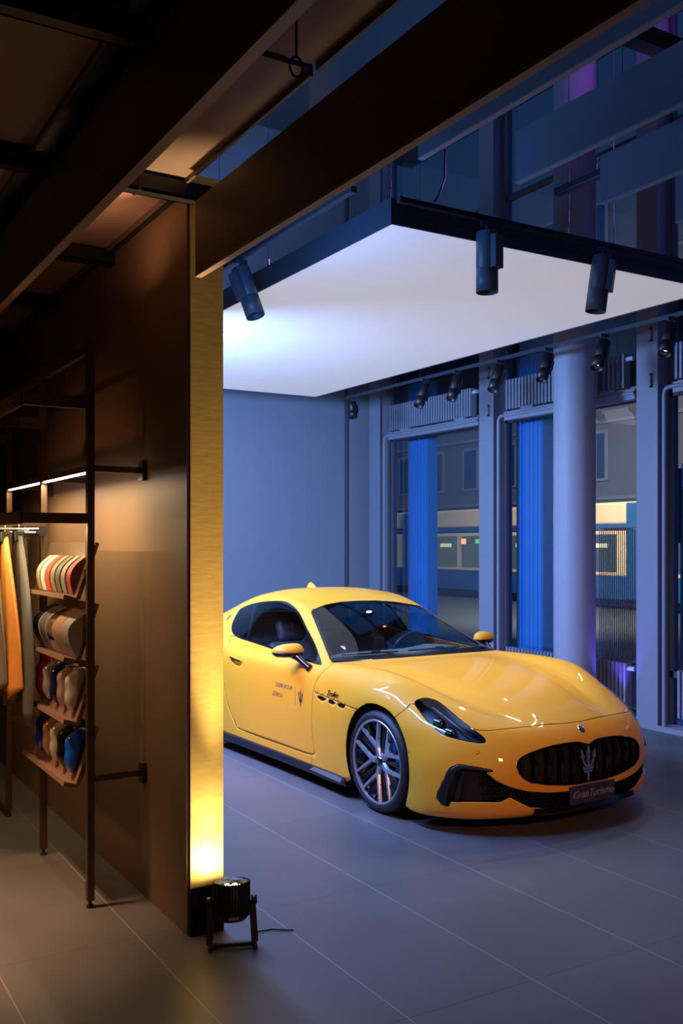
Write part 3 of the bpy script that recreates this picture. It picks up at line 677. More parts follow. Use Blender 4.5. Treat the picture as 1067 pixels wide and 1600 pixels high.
# oval nose badge
bpnt, bn = surf_at(908, 1139); bpnt.y = 0; bn.y = 0; bn.normalize()
Rb = bn.to_track_quat('Z', 'Y').to_matrix()
def oval(a, b, h):
    mb = MB(); n = 28
    ring = [Vector((0, 0, 0))]
    vs = []
    for rr, zz in ((1, -.01), (1, h*.7), (.9, h), (.0, h*1.15)):
        for k in range(n): vs.append(bpnt+Rb @ Vector((a*rr*math.cos(2*PI*k/n), b*rr*math.sin(2*PI*k/n), zz)))
    mb.add(vs, [(r*n+k, r*n+(k+1) % n, (r+1)*n+(k+1) % n, (r+1)*n+k) for r in range(3) for k in range(n)], True); return mb
ax_y = Rb @ Vector((1, 0, 0))
sw = abs(ax_y.y) > .5
bad = oval(.021 if sw else .031, .031 if sw else .021, .006).build('nose_badge', M['chrome'], car)
bl = MB(); n = 14
top = []
vs = []
for k in range(n+1):
    a = PI+PI*k/n; uu = .014*math.cos(a); vv = .021*math.sin(a)
    dirv = Vector((0, 1, 0)); dv = bn.cross(dirv); dv = dv if dv.z > 0 else -dv
    vs.append(bpnt+dirv*uu+dv*(vv-.003)+bn*.0075)
bl.add(vs, [tuple(range(n+1))]).build('badge_field', mat('badge_blue', (.01, .03, .25), .2), bad)
# lower air intake
lo = surf_obj('lower_intake_back', lower, M['black_matt'], car); lo.location.x = -.06
mb = MB()
for sd in (-1, 1):
    w_ = wall_mb(lower, (-.06, 0, 0), sd); mb.add(w_.v, w_.f, True)
mb.build('lower_intake_surround', M['black_gloss'], car)
# honeycomb mesh in the intake: small hexagonal rings laid on the recessed surface
Lp = P_[sorted({i for f in lower for i in f})]
hexms = {-1: MB(), 1: MB()}; lowpoly_fn = pxf(LO, None, 0, 2.0)
def honey(y_rng, z_rng, pitch):
    rows = int((z_rng[1]-z_rng[0])/(pitch*.87))
    pts = []
    for r in range(rows):
        z = z_rng[0]+r*pitch*.87; y = y_rng[0]+(r % 2)*pitch/2
        while y < y_rng[1]: pts.append((y, z)); y += pitch
    return pts
pts = honey((.10, .80), (.17, .42), .026)
T_ = np.array([(0, a, b) for a, b in pts])
for a, b in pts:
    d = np.hypot(Lp[:, 1]-a, Lp[:, 2]-b); k = np.argmin(d)
    if d[k] > .02: continue
    x = Lp[k][0]
    if lowpoly_fn(np.array([[x, a, b]]))[0] > 0: continue
    if a < .72 and a > .10:
        # ring slightly in front of the back panel, following its curve
        nn = 6; slope = -.0 if a < .3 else -1.0*(a-.3)
        for sd in (-1, 1):
            vs = []
            for rr in (.0142, .0112):
                for q in range(nn):
                    ang = PI/6+q*PI/3; dy = rr*math.cos(ang); dz = rr*math.sin(ang)
                    vs.append((x-.035+slope*dy, sd*(a+dy), b+dz))
            hexms[sd].add(vs, [(q, (q+1) % nn, nn+(q+1) % nn, nn+q) for q in range(nn)])
for sd in (-1, 1):
    hm = hexms[sd].build('intake_mesh', M['black_gloss'], car)
    so = hm.modifiers.new('t', 'SOLIDIFY'); so.thickness = .008
# outer intake blades (dark fang beside each intake)
FG = [(714.3,1195.2),(728,1196),(742.5,1198.2),(770,1203.2),(768,1206),(745,1203.5),(722,1201.5),(713,1206),(705,1222),(699,1240),(697.5,1259.5),(690,1255),(682.5,1247),(684,1238),(687,1232),(694,1218),(700,1204)]
fang, _ = S.split(lower, pxf(FG, None, 0))
for sd in (-1, 1):
    side_obj('intake_blade', fang, M['black_satin'], car, sd, .006, .02)
fin = [(718,1207),(726,1204),(716,1253),(707,1253)]
fin_f, _ = S.split(lower, pxf(fin, None, 0))
for sd in (-1, 1):
    side_obj('intake_fin', fin_f, M['black_satin'], car, sd, -.02, .02)
# front splitter lip
mb = MB(); ys = np.linspace(-.44, .44, 25); prof = []
for y in ys:
    xx = .985-.30*abs(y)**2.2; prof.append((xx, y))
vs = []
for xx, y in prof: vs += [(xx+.004, y, .172), (xx+.014, y, .135), (xx-.04, y, .108), (xx-.10, y, .15)]
fs = [(4*i+k, 4*i+(k+1) % 4, 4*i+4+(k+1) % 4, 4*i+4+k) for i in range(24) for k in range(4)]
mb.add(vs, fs, False).build('front_splitter', M['black_gloss'], car)
# licence plate with the model lettering
pl = MB().box(.992, 1.004, -.195, .195, .168, .283).build('number_plate', mat('plate_slate', (.035, .038, .055), .45, 0, .1, 20), car, bevel=.004)
text_mesh('plate_lettering', 'GranTurismo', .066, mat('plate_grey', (.30, .30, .30), .5), basis((1.0055, 0, .226), (0, 1, 0), (0, 0, 1)), pl, .0012, .35)
MB().bar((.985, -.15, .222), (.985, .15, .222), .02, .06).build('plate_bracket', M['black_satin'], pl)
# headlamps
for sd in (-1, 1):
    h = thing_part = side_obj('headlamp', lamp_rim, M['black_gloss'], car, sd, .0005)
    side_obj('lamp_lens', lamp_in, M['lens'], h, sd, .0005)
    pushed(lamp, (-.075, -.045, -.045), sd).build('lamp_bowl', mat('lamp_bowl_grey', (.10, .11, .13), .35, .8), h)
    mbw = wall_mb(lamp, (-.075, -.045, -.045), sd); mbw.build('lamp_wall', M['black_gloss'], h)
    # daytime running light: curved light-guide along the outer edge
    dl = [(652.5,1103),(661,1117.5),(674,1132),(686.5,1142.5),(700,1149)]
    pp = []
    for a, b in dl:
        p, nrm = surf_at(a, b, -.022); pp.append((p.x-.01, p.y*-sd, p.z-.012))
    MB().tube(pp, .009, 8).build('running_light', mat('light_guide', (.3, .6, .8), .1, .3, .05, 20, emis=(.15, .5, .9), es=1.2), h)
    for q, (a, b, r) in enumerate(((690,1119,.035), (708,1134,.03))):
        p, nrm = surf_at(a, b, -.055); p.y *= -sd
        R_ = Matrix.Rotation(PI/2, 3, 'Y')
        MB().lathe([(.001, .012), (r*.5, .008), (r*.8, -.004), (r, -.03), (r*1.1, -.05)], (p.x, p.y, p.z-.015), 'X', 20).build('projector_lens', M['darkchrome'], h)
    pA = [surf_at(a, b, -.03)[0] for a, b in ((676,1097),(700,1116),(722,1134),(745,1150))]
    MB().tube([(p.x, -sd*p.y, p.z-.012) for p in pA], .006, 6).build('inner_trim', M['darkchrome'], h)
# parking sensors
for (a, b) in ((745.5, 1176), (638.5, 1174.5)):
    p, nrm = surf_at(a, b, .0005); R_ = nrm.to_track_quat('Z', 'Y').to_matrix()
    for sd in (-1, 1):
        p2 = Vector((p.x, -sd*p.y, p.z)); n2 = Vector((nrm.x, -sd*nrm.y, nrm.z)); R2 = n2.to_track_quat('Z', 'Y').to_matrix()
        MB().lathe([(.0001, .001), (.009, .001), (.0105, -.002)], p2, 'Z', 16, R2).build('parking_sensor', M['paint'], car)
        MB().lathe([(.0105, .0006), (.012, .0006)], p2, 'Z', 16, R2).build('sensor_ring', M['gap'], car)
# ---- side skirts
for sd in (-1, 1):
    mb = MB(); xs = [-.40, -.60, -.9, -1.4, -2.0, -2.52]; out_ = [.955, .965, .958, .955, .960, .965]; vs = []
    for x, o_ in zip(xs, out_): vs += [(x, sd*.88, .165), (x, sd*(o_-.012), .150), (x, sd*o_, .112), (x, sd*(o_-.02), .085), (x, sd*.86, .085)]
    fs = [(5*i+k, 5*i+(k+1) % 5, 5*i+5+(k+1) % 5, 5*i+5+k) for i in range(len(xs)-1) for k in range(5)]
    fs += [(0, 1, 2, 3, 4), tuple(5*(len(xs)-1)+k for k in (4, 3, 2, 1, 0))]
    sk = mb.add(vs, fs).build('side_skirt', M['black_satin'], car, bevel=.004)
    MB().add([(-.42, sd*.962, .150), (-.42, sd*.975, .118), (-.86, sd*.966, .125), (-.80, sd*.956, .152), (-.42, sd*.93, .12), (-.86, sd*.93, .12)], [(0, 1, 2, 3), (1, 4, 5, 2), (0, 4, 1), (3, 2, 5), (0, 3, 5, 4)]).build('skirt_winglet', M['rim'], sk)
# ---- floor pan, wheel wells, cabin
MB().box(-3.8, .60, -.70, .70, .11, .16).build('floor_pan', M['black_matt'], car)
def well(cx, sd):
    mb = MB(); mb.lathe([(.385, sd*.62), (.385, sd*.925)], (cx, 0, .335), 'Y', 36)
    mb.lathe([(.001, sd*.62), (.385, sd*.62)], (cx, 0, .335), 'Y', 36)
    vs2 = [(x, y, z) for x, y, z in mb.v if True]
    keep = [f for f in mb.f if all(mb.v[i][2] > .14 for i in f)]
    m2 = MB(); m2.v = mb.v; m2.f = keep; m2.sm = [True]*len(keep); return m2
for cx in (0, -2.929):
    for sd in (-1, 1): well(cx, sd).build('wheel_arch_liner', M['black_matt'], car)
MB().box(-.80, -.76, -.80, .80, .16, .86).build('bulkhead', M['black_matt'], car)
# dashboard
mb = MB(); prof = [(-.85, .885), (-.98, .930), (-1.14, .925), (-1.25, .86), (-1.28, .76), (-1.22, .62), (-.85, .55)]
n = len(prof); vs = []; ysd = np.linspace(-.74, .74, 15)
for y in ysd:
    hump = .028*math.exp(-((y-.36)/.17)**2)
    vs += [(x, y, z+hump*(1 if 0 < i < 4 else 0)-.03*(abs(y)/.74)**4) for i, (x, z) in enumerate(prof)]
fs = [(i*n+k, i*n+k+1, (i+1)*n+k+1, (i+1)*n+k) for i in range(14) for k in range(n-1)]
MB().add(vs, fs, True).build('dashboard', M['dash'], car)
MB().box(-1.30, -1.26, -.13, .13, .70, .86, Matrix.Rotation(.1, 3, 'Y'), (0.07, 0, -.14)).build('centre_screen', M['black_gloss'], car, bevel=.004)
sw_c = Vector((-1.42, .36, .86)); Rw = Matrix.Rotation(math.radians(-66), 3, 'Y')
sw = MB(); ring = [sw_c+Rw @ Vector((.18*math.cos(a), .18*math.sin(a), 0)) for a in [2*PI*k/36 for k in range(37)]]
sw = sw.tube(ring, .014, 10, False).build('steering_wheel', M['black_satin'], car)
mb = MB()
for a in (0, PI, -PI/2 if True else 0):
    e = sw_c+Rw @ Vector((.175*math.sin(a) if a == -PI/2 else 0, .175*math.cos(a) if a != -PI/2 else 0, 0)); mb.bar(sw_c, e, .03, .012, Rw @ Vector((0, 0, 1)))
mb.lathe([(.001, .02), (.05, .015), (.06, -.01)], sw_c, 'Z', 20, Rw); mb.build('steering_hub', M['black_satin'], sw)
MB().tube([sw_c, sw_c+Vector((.25, 0, -.10))], .035, 10).build('steering_column', M['black_satin'], sw)
def seat(x, y, s=1.):
    e = bpy.data.objects.new('seat', None); C.objects.link(e); e.parent = car; e.location = (x, y, 0)
    mb = MB(); mb.box(-.25, .27, -.24, .24, .30, .44); mb.build('seat_cushion', M['leather_car'], e, bevel=.04, smooth=True)
    R_ = Matrix.Rotation(math.radians(-22), 3, 'Y')
    MB().box(-.06, .06, -.25, .25, 0, .56, R_, (-.25, 0, .40)).build('seat_backrest', M['leather_car'], e, bevel=.045, smooth=True)
    MB().box(-.05, .05, -.13, .13, .56, .76, R_, (-.25, 0, .40)).build('headrest', M['leather_car'], e, bevel=.04, smooth=True)
    Th = lambda u, v, w_: tuple(R_ @ Vector((.052+w_, -u, .68+v))+Vector((-.25, 0, .40)))
    trident(MB(), Th, .001, .07).build('headrest_emblem', M['rim'], e)
    for sd in (-1, 1): MB().box(-.02, .09, sd*.25-.03, sd*.25+.03, .08, .48, R_, (-.25, 0, .40)).build('side_bolster', M['leather_car'], e, bevel=.025, smooth=True)
seat(-1.72, -.36); seat(-1.72, .36)
MB().box(-2.85, -2.45, -.6, .6, .35, .95).build('rear_bench', M['leather_car'], car, bevel=.06, smooth=True)
MB().box(-2.6, -.85, -.12, .12, .16, .56).build('centre_console', M['dash'], car, bevel=.02)
MB().box(-2.4, -.8, -.86, .86, .15, .2).build('cabin_floor', M['carpet'], car)
for sd in (-1, 1): MB().box(-2.45, -.85, sd*.80-.015, sd*.80+.015, .2, .87).build('door_card', M['leather_car'], car)
MB().box(-1.66, -1.60, -.13, .13, 1.17, 1.225).build('rear_view_mirror', M['black_satin'], car, bevel=.01)
MB().box(-1.645, -1.58, -.05, .05, 1.225, 1.262).build('camera_housing', M['black_satin'], car)
# headliner under the roof
Hl = [f for f in shell if all(S.P[i][2] > 1.15 and S.P[i][0] > -2.9 for i in f)]
hl = surf_obj('headliner', Hl, M['carpet'], car, off=-.02)
# windscreen sticker
p, nrm = surf_at(537, 1013, .002); 
x_ax = Vector((0, 1, 0)); 
Ts = basis(p, x_ax, nrm.cross(x_ax))
trident(MB(), lambda u, v, w_: tuple(Ts @ Vector((u, v, w_))), .0006, .062).build('windscreen_sticker', mat('sticker_white', (.75, .85, .9), .5), car)
# wipers
for ya, yb, xa in ((-.62, -.12, -.862), (-.02, .52, -.862)):
    pts = []
    for t in np.linspace(0, 1, 8):
        y = ya+(yb-ya)*t; w0 = abs(y); pts.append((-.915-.05*(w0/.7)**2, y, .937-.006*(w0/.7)))
    wp = MB().tube(pts, .007, 6).build('wiper_blade', M['black_satin'], car)
    m_ = pts[4]; MB().bar((m_[0]+.0, m_[1]-.03, m_[2]+.012), (m_[0], m_[1]+.05, m_[2]+.012), .012, .010).build('wiper_arm', M['darkchrome'], wp)
    MB().tube([(m_[0], m_[1], m_[2]+.01), (-.86, yb+.03, .912)], .006, 6).build('wiper_link', M['black_satin'], wp)
# roof antenna fin
mb = MB(); n = 11; vs = []
z0 = 1.372
for i, t in enumerate(np.linspace(0, 1, n)):
    x = -2.36-.17*t; h = .058*min(1, (t/.55))**.8*(1-.08*t) if t < .55 else .055*(1-((t-.55)/.45)**2.5*.75); w0 = .026*math.sin(PI*min(.98, t*.9+.08))**.6
    vs += [(x, -w0, z0-.01), (x, -w0*.8, z0+h*.4), (x, -w0*.35, z0+h*.9), (x, 0, z0+h), (x, w0*.35, z0+h*.9), (x, w0*.8, z0+h*.4), (x, w0, z0-.01)]
mb.add(vs, [(7*i+k, 7*i+k+1, 7*i+8+k, 7*i+7+k) for i in range(n-1) for k in range(6)]+[(0, 1, 2, 3, 4, 5, 6), tuple(7*(n-1)+k for k in range(6, -1, -1))], True).build('antenna_fin', M['paint'], car)
# ---- door mirrors
def mirror(sd):
    e = bpy.data.objects.new('door_mirror', None); C.objects.link(e); e.parent = car; e.location = (-1.125, sd*.975, .962)
    def pod(z_lo, z_hi, name, m, grow=1.):
        mb = MB(); n = 14; k = 20; vs = []
        for i in range(n):
            t = i/(n-1); u = -1+2*t; yy = u*.125; r = (1-abs(u)**2.6)**.5 if abs(u) < 1 else 0; r = max(r, .06)
            for j in range(k):
                a = 2*PI*j/k; cx = math.cos(a); sz = math.sin(a)
                xx = (.075*cx if cx > 0 else .05*cx)*r*grow - .02*u*0; zz = .062*sz*r*grow*(1-.18*u)+.01*u*0
                zz = max(z_lo, min(z_hi, zz)); vs.append((xx-.045*(u if u > 0 else 0)-.02, sd*yy, zz))
        fs = [(i*k+j, i*k+(j+1) % k, (i+1)*k+(j+1) % k, (i+1)*k+j) for i in range(n-1) for j in range(k)]
        fs += [tuple(range(k))[::-1], tuple((n-1)*k+j for j in range(k))]
        return mb.add(vs, fs, True).build(name, m, e)
    pod(-.006, .062, 'mirror_cap', M['paint']); pod(-.04, -.004, 'mirror_housing', M['black_gloss'], .97)
    MB().lathe([(.001, 0), (.040, 0), (.044, .004)], (-.068, sd*.0, .008), 'X', 24).build('mirror_glass', M['chrome'], e)
    MB().tube([(-.01, sd*-.02, -.02), (.05, -sd*.045, -.045), (.12, -sd*.06, -.085), (.165, -sd*.075, -.112)], [.03, .026, .022, .030], 12).build('mirror_arm', M['black_gloss'], e)
    return e
mirror(-1); mirror(1)
# ---- wheels
def wheel(cx, sd):
    e = bpy.data.objects.new('wheel', None); C.objects.link(e); e.parent = car; e.location = (cx-.012, sd*.957, .338)
    R0, r0 = .338, .277
    prof = [(r0-.005, -.012), (r0+.01, -.002), (r0+.03, .000), (R0-.022, -.008), (R0-.006, -.022), (R0, -.05), (R0, -.21), (R0-.02, -.25), (r0, -.26)]
    MB().lathe([(r, sd*h) for r, h in prof], (0, 0, 0), 'Y', 72).build('tyre', M['rubber'], e)
    mbt = MB()
    for k in range(90):
        a = 2*PI*k/90; ca, sa = math.cos(a), math.sin(a); t2 = Vector((-sa, 0, ca))
        p = Vector((ca*(R0+.0005), 0, sa*(R0+.0005)))
        mbt.bar(p+Vector((0, sd*-.018, 0)), p+Vector((0, sd*-.085, 0))+t2*.02, .006, .0025, (ca, 0, sa))
    mbt.build('tread_block', M['black_matt'], e)
    MB().lathe([(r, sd*h) for r, h in [(.264, -.010), (.273, -.004), (.278, -.004), (.281, -.012), (.272, -.03)]], (0, 0, 0), 'Y', 72).build('rim_lip', M['rim'], e)
    MB().lathe([(r, sd*h) for r, h in [(.272, -.03), (.262, -.02), (.255, -.06), (.235, -.10), (.23, -.25)]], (0, 0, 0), 'Y', 72).build('rim_barrel', M['rim_dark'], e)
    MB().lathe([(r, sd*h) for r, h in [(.001, -.115), (.20, -.115), (.205, -.125), (.205, -.14), (.09, -.14)]], (0, 0, 0), 'Y', 48).build('brake_disc', M['disc'], e)
    MB().lathe([(r, sd*h) for r, h in [(.001, -.07), (.07, -.075), (.085, -.11)]], (0, 0, 0), 'Y', 24).build('disc_bell', M['rim_dark'], e)
    mb = MB(); mb.lathe([(r, sd*h) for r, h in [(.115, -.085), (.215, -.085), (.222, -.1), (.222, -.16), (.115, -.16)]], (0, 0, 0), 'Y', 16, a0=math.radians(-10), a1=math.radians(60)); mb.build('brake_caliper', M['caliper'], e)
    def pt(r, a, y): return Vector((r*math.cos(a), sd*y, r*math.sin(a)))
    # five Y arms, each splitting into two long spokes
    for k in range(5):
        a = math.radians(182+72*k)
        mb = MB()
        def spoke(p0, p1, w0, w1, dep=.018):
            d = (p1-p0).normalized(); s_ = d.cross(Vector((0, sd, 0))).normalized(); yv = Vector((0, -sd*dep, 0)); ch = Vector((0, -sd*.006, 0))
            vs = [p0-s_*w0/2, p0+s_*w0/2, p1+s_*w1/2, p1-s_*w1/2]
            b = [v+yv for v in (p0-s_*w0*.8, p0+s_*w0*.8, p1+s_*w1*.8, p1-s_*w1*.8)]
            mb.add(vs+b, [(0, 1, 2, 3), (4, 7, 6, 5), (0, 4, 5, 1), (1, 5, 6, 2), (2, 6, 7, 3), (3, 7, 4, 0)])
        j = pt(.095, a, -.030); spoke(pt(.025, a, -.034), j, .034, .026)
        for s2 in (-1, 1):
            spoke(pt(.088, a, -.030), pt(.270, a+s2*math.radians(23), -.008), .022, .015)
        mb.build('rim_spoke', M['rim'], e)
        mb = MB()
        for s2 in (-1, 1):
            spoke(pt(.15, a+s2*math.radians(20), -.032), pt(.266, a+s2*math.radians(8), -.016), .011, .009, .014)
            spoke(pt(.06, a+s2*math.radians(36), -.045), pt(.266, a+s2*math.radians(33), -.028), .012, .010, .014)
        mb.build('rim_inner_spoke', M['rim_dark'], e)
    hc = MB().lathe([(r, sd*h) for r, h in [(.001, -.020), (.024, -.021), (.030, -.026), (.034, -.034), (.05, -.05), (.07, -.075)]], (0, 0, 0), 'Y', 28).build('hub_cap', M['darkchrome'], e)
    trident(MB(), lambda u, v, w_: (-sd*u*-1, sd*(-.0195+w_), v), .0015, .034).build('hub_emblem', M['rim'], hc)
for cx in (0, -2.929):
    for sd in (-1, 1): wheel(cx, sd)
# ---- side lettering and marks (right flank, seen in the photo; mirrored marks on the left)
def flank(px_, py_, lift=.0012):
    p, n = surf_at(px_, py_, lift); return p, n
dark = mat('decal_dark', (.03, .05, .05), .4); faint = mat('decal_grey', (.42, .20, .06), .5)
pA, nA = flank(470, 1091)
xa = Vector((1, 0, 0)); xa = (xa-nA*xa.dot(nA)).normalized()
Td = basis(pA, xa, nA.cross(xa))
trident(MB(), lambda u, v, w_: tuple(Td @ Vector((u, v, w_))), .0008, .125).build('door_trident_decal', dark, car)
pA, nA = flank(461, 1087); MB().box(-.0015, .0015, -.07, .07, -.002, .0008, basis(pA, xa, nA.cross(xa)).to_3x3(), pA).build('decal_divider', faint, car)
pA, nA = flank(443, 1072, .002)
xa = Vector((1, 0, 0)); xa = (xa-nA*xa.dot(nA)).normalized()
text_mesh('decal_lettering', 'SUEIIIGROUP', .046, faint, basis(pA, xa, nA.cross(xa)), car, .0008)
pA, nA = flank(433, 1084.5, .002); text_mesh('decal_lettering', 'ZÜRICH', .046, faint, basis(pA, xa, nA.cross(xa)), car, .0008)
pA, nA = flank(520, 1085.5, .002); xa = Vector((1, 0, 0)); xa = (xa-nA*xa.dot(nA)).normalized()
text_mesh('fender_script', 'Trofeo', .058, M['darkchrome'], basis(pA, xa, nA.cross(xa)), car, .002, .5)
pA, nA = flank(357, 966, .002); xa = Vector((1, 0, 0)); xa = (xa-nA*xa.dot(nA)).normalized()
trident(MB(), lambda u, v, w_: tuple(basis(pA, xa, nA.cross(xa)) @ Vector((u, v, w_))), .003, .09).build('pillar_emblem', M['chrome'], car)
# rear lamps (for completeness of the shape)
for sd in (-1, 1): MB().box(-4.0, -3.9, sd*.62-.16, sd*.62+.16, .80, .86).build('tail_lamp', mat('tail_red', (.25, .01, .01), .2), car, bevel=.01)
# ================================================================== CEILING FIXTURES
pan = thing('glowing_ceiling_panel', 'large white glowing ceiling panel with dark frame hanging above the car', 'light panel', (4.44, 7.50, 3.60))
M['soft'] = mat('stretched_white_diffuser', (.80, .80, .82), .6, 0, .0, 3, emis=(.95, .93, 1.0), es=.33)
MB().box(-1.39, 1.39, -2.93, 2.93, 0, .02).build('diffuser', M['soft'], pan)
fr = MB(); t = .012
fr.box(-1.39-t, 1.39+t, -2.93-t, -2.93, -.006, .145).box(-1.39-t, 1.39+t, 2.93, 2.93+t, -.006, .145).box(-1.39-t, -1.39, -2.93, 2.93, -.006, .145).box(1.39, 1.39+t, -2.93, 2.93, -.006, .145)
fr.build('frame', mat('panel_frame', (.06, .06, .075), .5), pan)
MB().box(-1.39, 1.39, -2.93, 2.93, .13, .145).build('top_cover', M['ceil_black'], pan)
for (x, y, L) in ((-1.36, -2.88, 3.7), (-1.36, -1.3, 3.7), (.0, -2.9, 3.7), (1.3, -2.9, 3.7), (-1.36, 1.2, 3.7), (1.3, 1.2, 3.7)):
    MB().tube([(x, y, .2), (x, y, L)], .003, 6).build('suspension_wire', M['wire'], pan)
    MB().tube([(x, y, .145), (x, y, .215)], .008, 8).build('wire_gripper', M['chrome'], pan)
cord = [(3.32, 4.53, 3.76), (3.35, 4.53, 3.80), (3.41, 4.55, 3.92), (3.42, 4.56, 4.3), (3.42, 4.56, HZ-.02)]
tag(MB().tube(cord, .006, 8).build('power_cord', M['track']), 'black power cord dropping to the track on the near edge of the glowing panel', 'cord')
# tracks
def track(name, label, a, b, wd=.034, h=.03, m='track', wires=(), top=HZ):
    a = Vector(a); b = Vector(b); t = thing(name, label, 'track', tuple((a+b)/2)); c = (a+b)/2
    MB().bar(a-c, b-c, wd, h).build('track_profile', M[m], t, bevel=.003)
    d = (b-a).normalized()
    MB().bar(a-c-Vector((0, 0, h/2+.001)), b-c-Vector((0, 0, h/2+.001)), wd*.45, .003).build('track_slot', M['track_blue'], t)
    MB().bar(a-c-d*.012, a-c+d*.004, wd*1.1, h*1.15).build('end_cap', M['track_blue'], t)
    for k in wires:
        p = a+(b-a)*k-c
        MB().tube([p, (p.x, p.y, top-c.z)], .003, 6).build('track_wire', M['wire'], t); MB().tube([p, p+Vector((0, 0, .06))], .008, 8).build('wire_gripper', M['chrome'], t)
track('light_track', 'track along the near edge of the glowing panel carrying two grey spotlights', (3.06, 4.50, 3.715), (6.6, 4.50, 3.715))
track('light_track', 'bright blue lit track along the left side of the glowing panel', (2.81, 4.60, 3.755), (2.81, 10.2, 3.755), m='track_blue', wires=(.33,))
track('light_track', 'long track on the window side of the glowing panel carrying the row of black spotlights', (6.20, 10.3, 3.60), (6.20, 4.0, 3.60), m='track_blue', wires=(.03, .25, .48, .70, .9))
track('light_track', 'short blue track among the grey ceiling baffles at the upper right', (4.10, 4.33, 3.90), (4.10, 1.2, 3.90), .05, .04, m='track_blue', wires=(.1,))
# square module hanging at the short track
md = thing('track_module', 'small lit linear lamp of tiny lenses under the upper right track', 'lamp', (4.16, 3.25, 3.87))
MB().box(-.02, .03, -.35, .35, -.045, .045).build('module_body', M['lamp_body'], md)
mb = MB()
for k in range(14): mb.lathe([(.001, -.047), (.012, -.048), (.016, -.040)], (0, -.31+.048*k, 0), 'Z', 10)
mb.build('lenses', mat('tiny_lenses', (.5, .4, .2), .2, .5, emis=(1, .75, .4), es=1.2), md)
# spotlights
M['lens_warm'] = mat('lamp_lens_glow', (.9, .85, .7), .3, 0, 0, 10, emis=(1.0, .86, .6), es=6)
def spotlight(label, x, y, z, d, L=.38, R=.063, dark=False, glow=True, group='track spotlights', face=None):
    t = thing('track_spotlight', label, 'spotlight', (x, y, z), 0, group)
    d = Vector(d).normalized(); m = M['track'] if dark else M['lamp_body']
    MB().box(-.045, .045, -.012, .012, -.03, .0).build('track_adapter', M['track_blue'], t)
    top = Vector((0, 0, -.085)); MB().tube([(0, 0, -.02), top+Vector((0, 0, -.01))], .009, 10).build('stem', M['track_blue'], t)
    R_ = d.to_track_quat('Z', 'Y').to_matrix()
    if face is not None:
        f = Vector(face); f = (f-d*f.dot(d)).normalized(); y_ = d.cross(f); R_ = Matrix((f, y_, d)).transposed()
    o = top-d*.02
    MB().lathe([(.001, 0), (R*.96, 0), (R, .006), (R, L*.60), (R*.97, L*.605), (R*.97, L*.615), (R, L*.62), (R, L), (R*.93, L), (R*.90, L-.05)], o, 'Z', 36, R_).build('lamp_barrel', m, t)
    MB().lathe([(.001, L-.055), (R*.90, L-.05)], o, 'Z', 24, R_).build('reflector', M['darkchrome'] if not glow else M['darkchrome'], t)
    if glow: MB().lathe([(.001, L-.035), (R*.38, L-.042)], o, 'Z', 20, R_).build('lens', M['lens_warm'], t)
    # flat driver box on the side of the barrel
    MB().box(R*.55, R*1.35, -R*.62, R*.62, .03, L*.62, R_, o).build('driver_box', m, t, bevel=.003)
    return Vector((x, y, z))+o+d*(L+.01)
e1 = spotlight('grey spotlight hanging straight down at the middle of the near panel edge', 3.685, 4.50, 3.70, (0, 0, -1), .36, .066, glow=False, face=(.3, -1, 0))
e2 = spotlight('grey tilted spotlight at the right end of the near panel edge', 4.635, 4.50, 3.70, (-.12, .06, -1), .36, .066, glow=False, face=(.6, -.8, 0))
e3 = spotlight('bright blue lit tilted spotlight beside the gold wall end', 2.81, 6.08, 3.74, (.20, -.32, -1), .36, .066, glow=False, face=(-1, -.2, 0))
rows = [(10.17, 'farthest small black spotlight of the window side row, in front of the back wall'), (8.63, 'second black spotlight of the window side row counted from the back wall'), (8.05, 'third black spotlight of the window side row counted from the back wall'),
        (7.38, 'fourth black spotlight of the row, in front of the middle steel column'), (6.69, 'fifth black spotlight of the row, left of the round column'), (6.00, 'sixth black spotlight of the row, right of the round column beside the warm ceiling light'), (5.28, 'large black spotlight of the window side row at the right edge of the photo')]
heads = []
for i, (y, lab) in enumerate(rows):
    heads.append(spotlight(lab, 6.20, y, 3.59, (-.42, -.10, -.9) if i else (-.05, -.25, -.95), .27 if i else .20, .055, True, True, 'black spotlights on the window side track', face=(.9, .3, 0)))
CARC = Vector((4.45, 5.4, .8))
spot('spotlight_beam', e1, (4.2, 5.6, .8), 60, (1, .95, .72), 50, .9)
spot('spotlight_beam', e2, (4.5, 5.9, .8), 60, (1, .95, .72), 50, .9)
for h, tgt, pw in ((heads[1], (4.6, 7.9, 1.1), 55), (heads[3], (4.5, 6.9, 1.1), 50), (heads[4], (4.5, 6.0, .9), 45), (heads[5], (4.5, 5.2, .7), 45), (heads[6], (4.4, 4.6, .6), 40)):
    spot('spotlight_beam', h, tgt, pw, (1, .95, .72), 50, .8)
# warm floor flood that washes the gold wall end
fl = thing('floor_flood_light', 'black ribbed flood lamp on the floor shining up the gold wall end', 'flood lamp', (1.78, 3.95, 0), math.radians(-20))
tilt = Matrix.Rotation(math.radians(-7), 3, 'X')
def fp(v): return tilt @ Vector(v)+Vector((0, 0, .185))
mb = MB(); prof = [(.001, -.075), (.06, -.075), (.078, -.055), (.080, .085), (.074, .088), (.068, .07)]
mb.lathe(prof, (0, 0, .185), 'Z', 40, tilt); mb.build('lamp_housing', M['black_satin'], fl)
mb = MB()
for k in range(40):
    a = 2*PI*k/40; c, s_ = math.cos(a), math.sin(a)
    mb.bar(fp((c*.080, s_*.080, -.05)), fp((c*.080, s_*.080, .092)), .005, .008, tilt @ Vector((c, s_, 0)))
mb.build('cooling_fins', M['black_matt'], fl)
MB().lathe([(.001, .06), (.068, .062)], (0, 0, .185), 'Z', 30, tilt).build('lens_plate', M['darkchrome'], fl)
mb = MB()
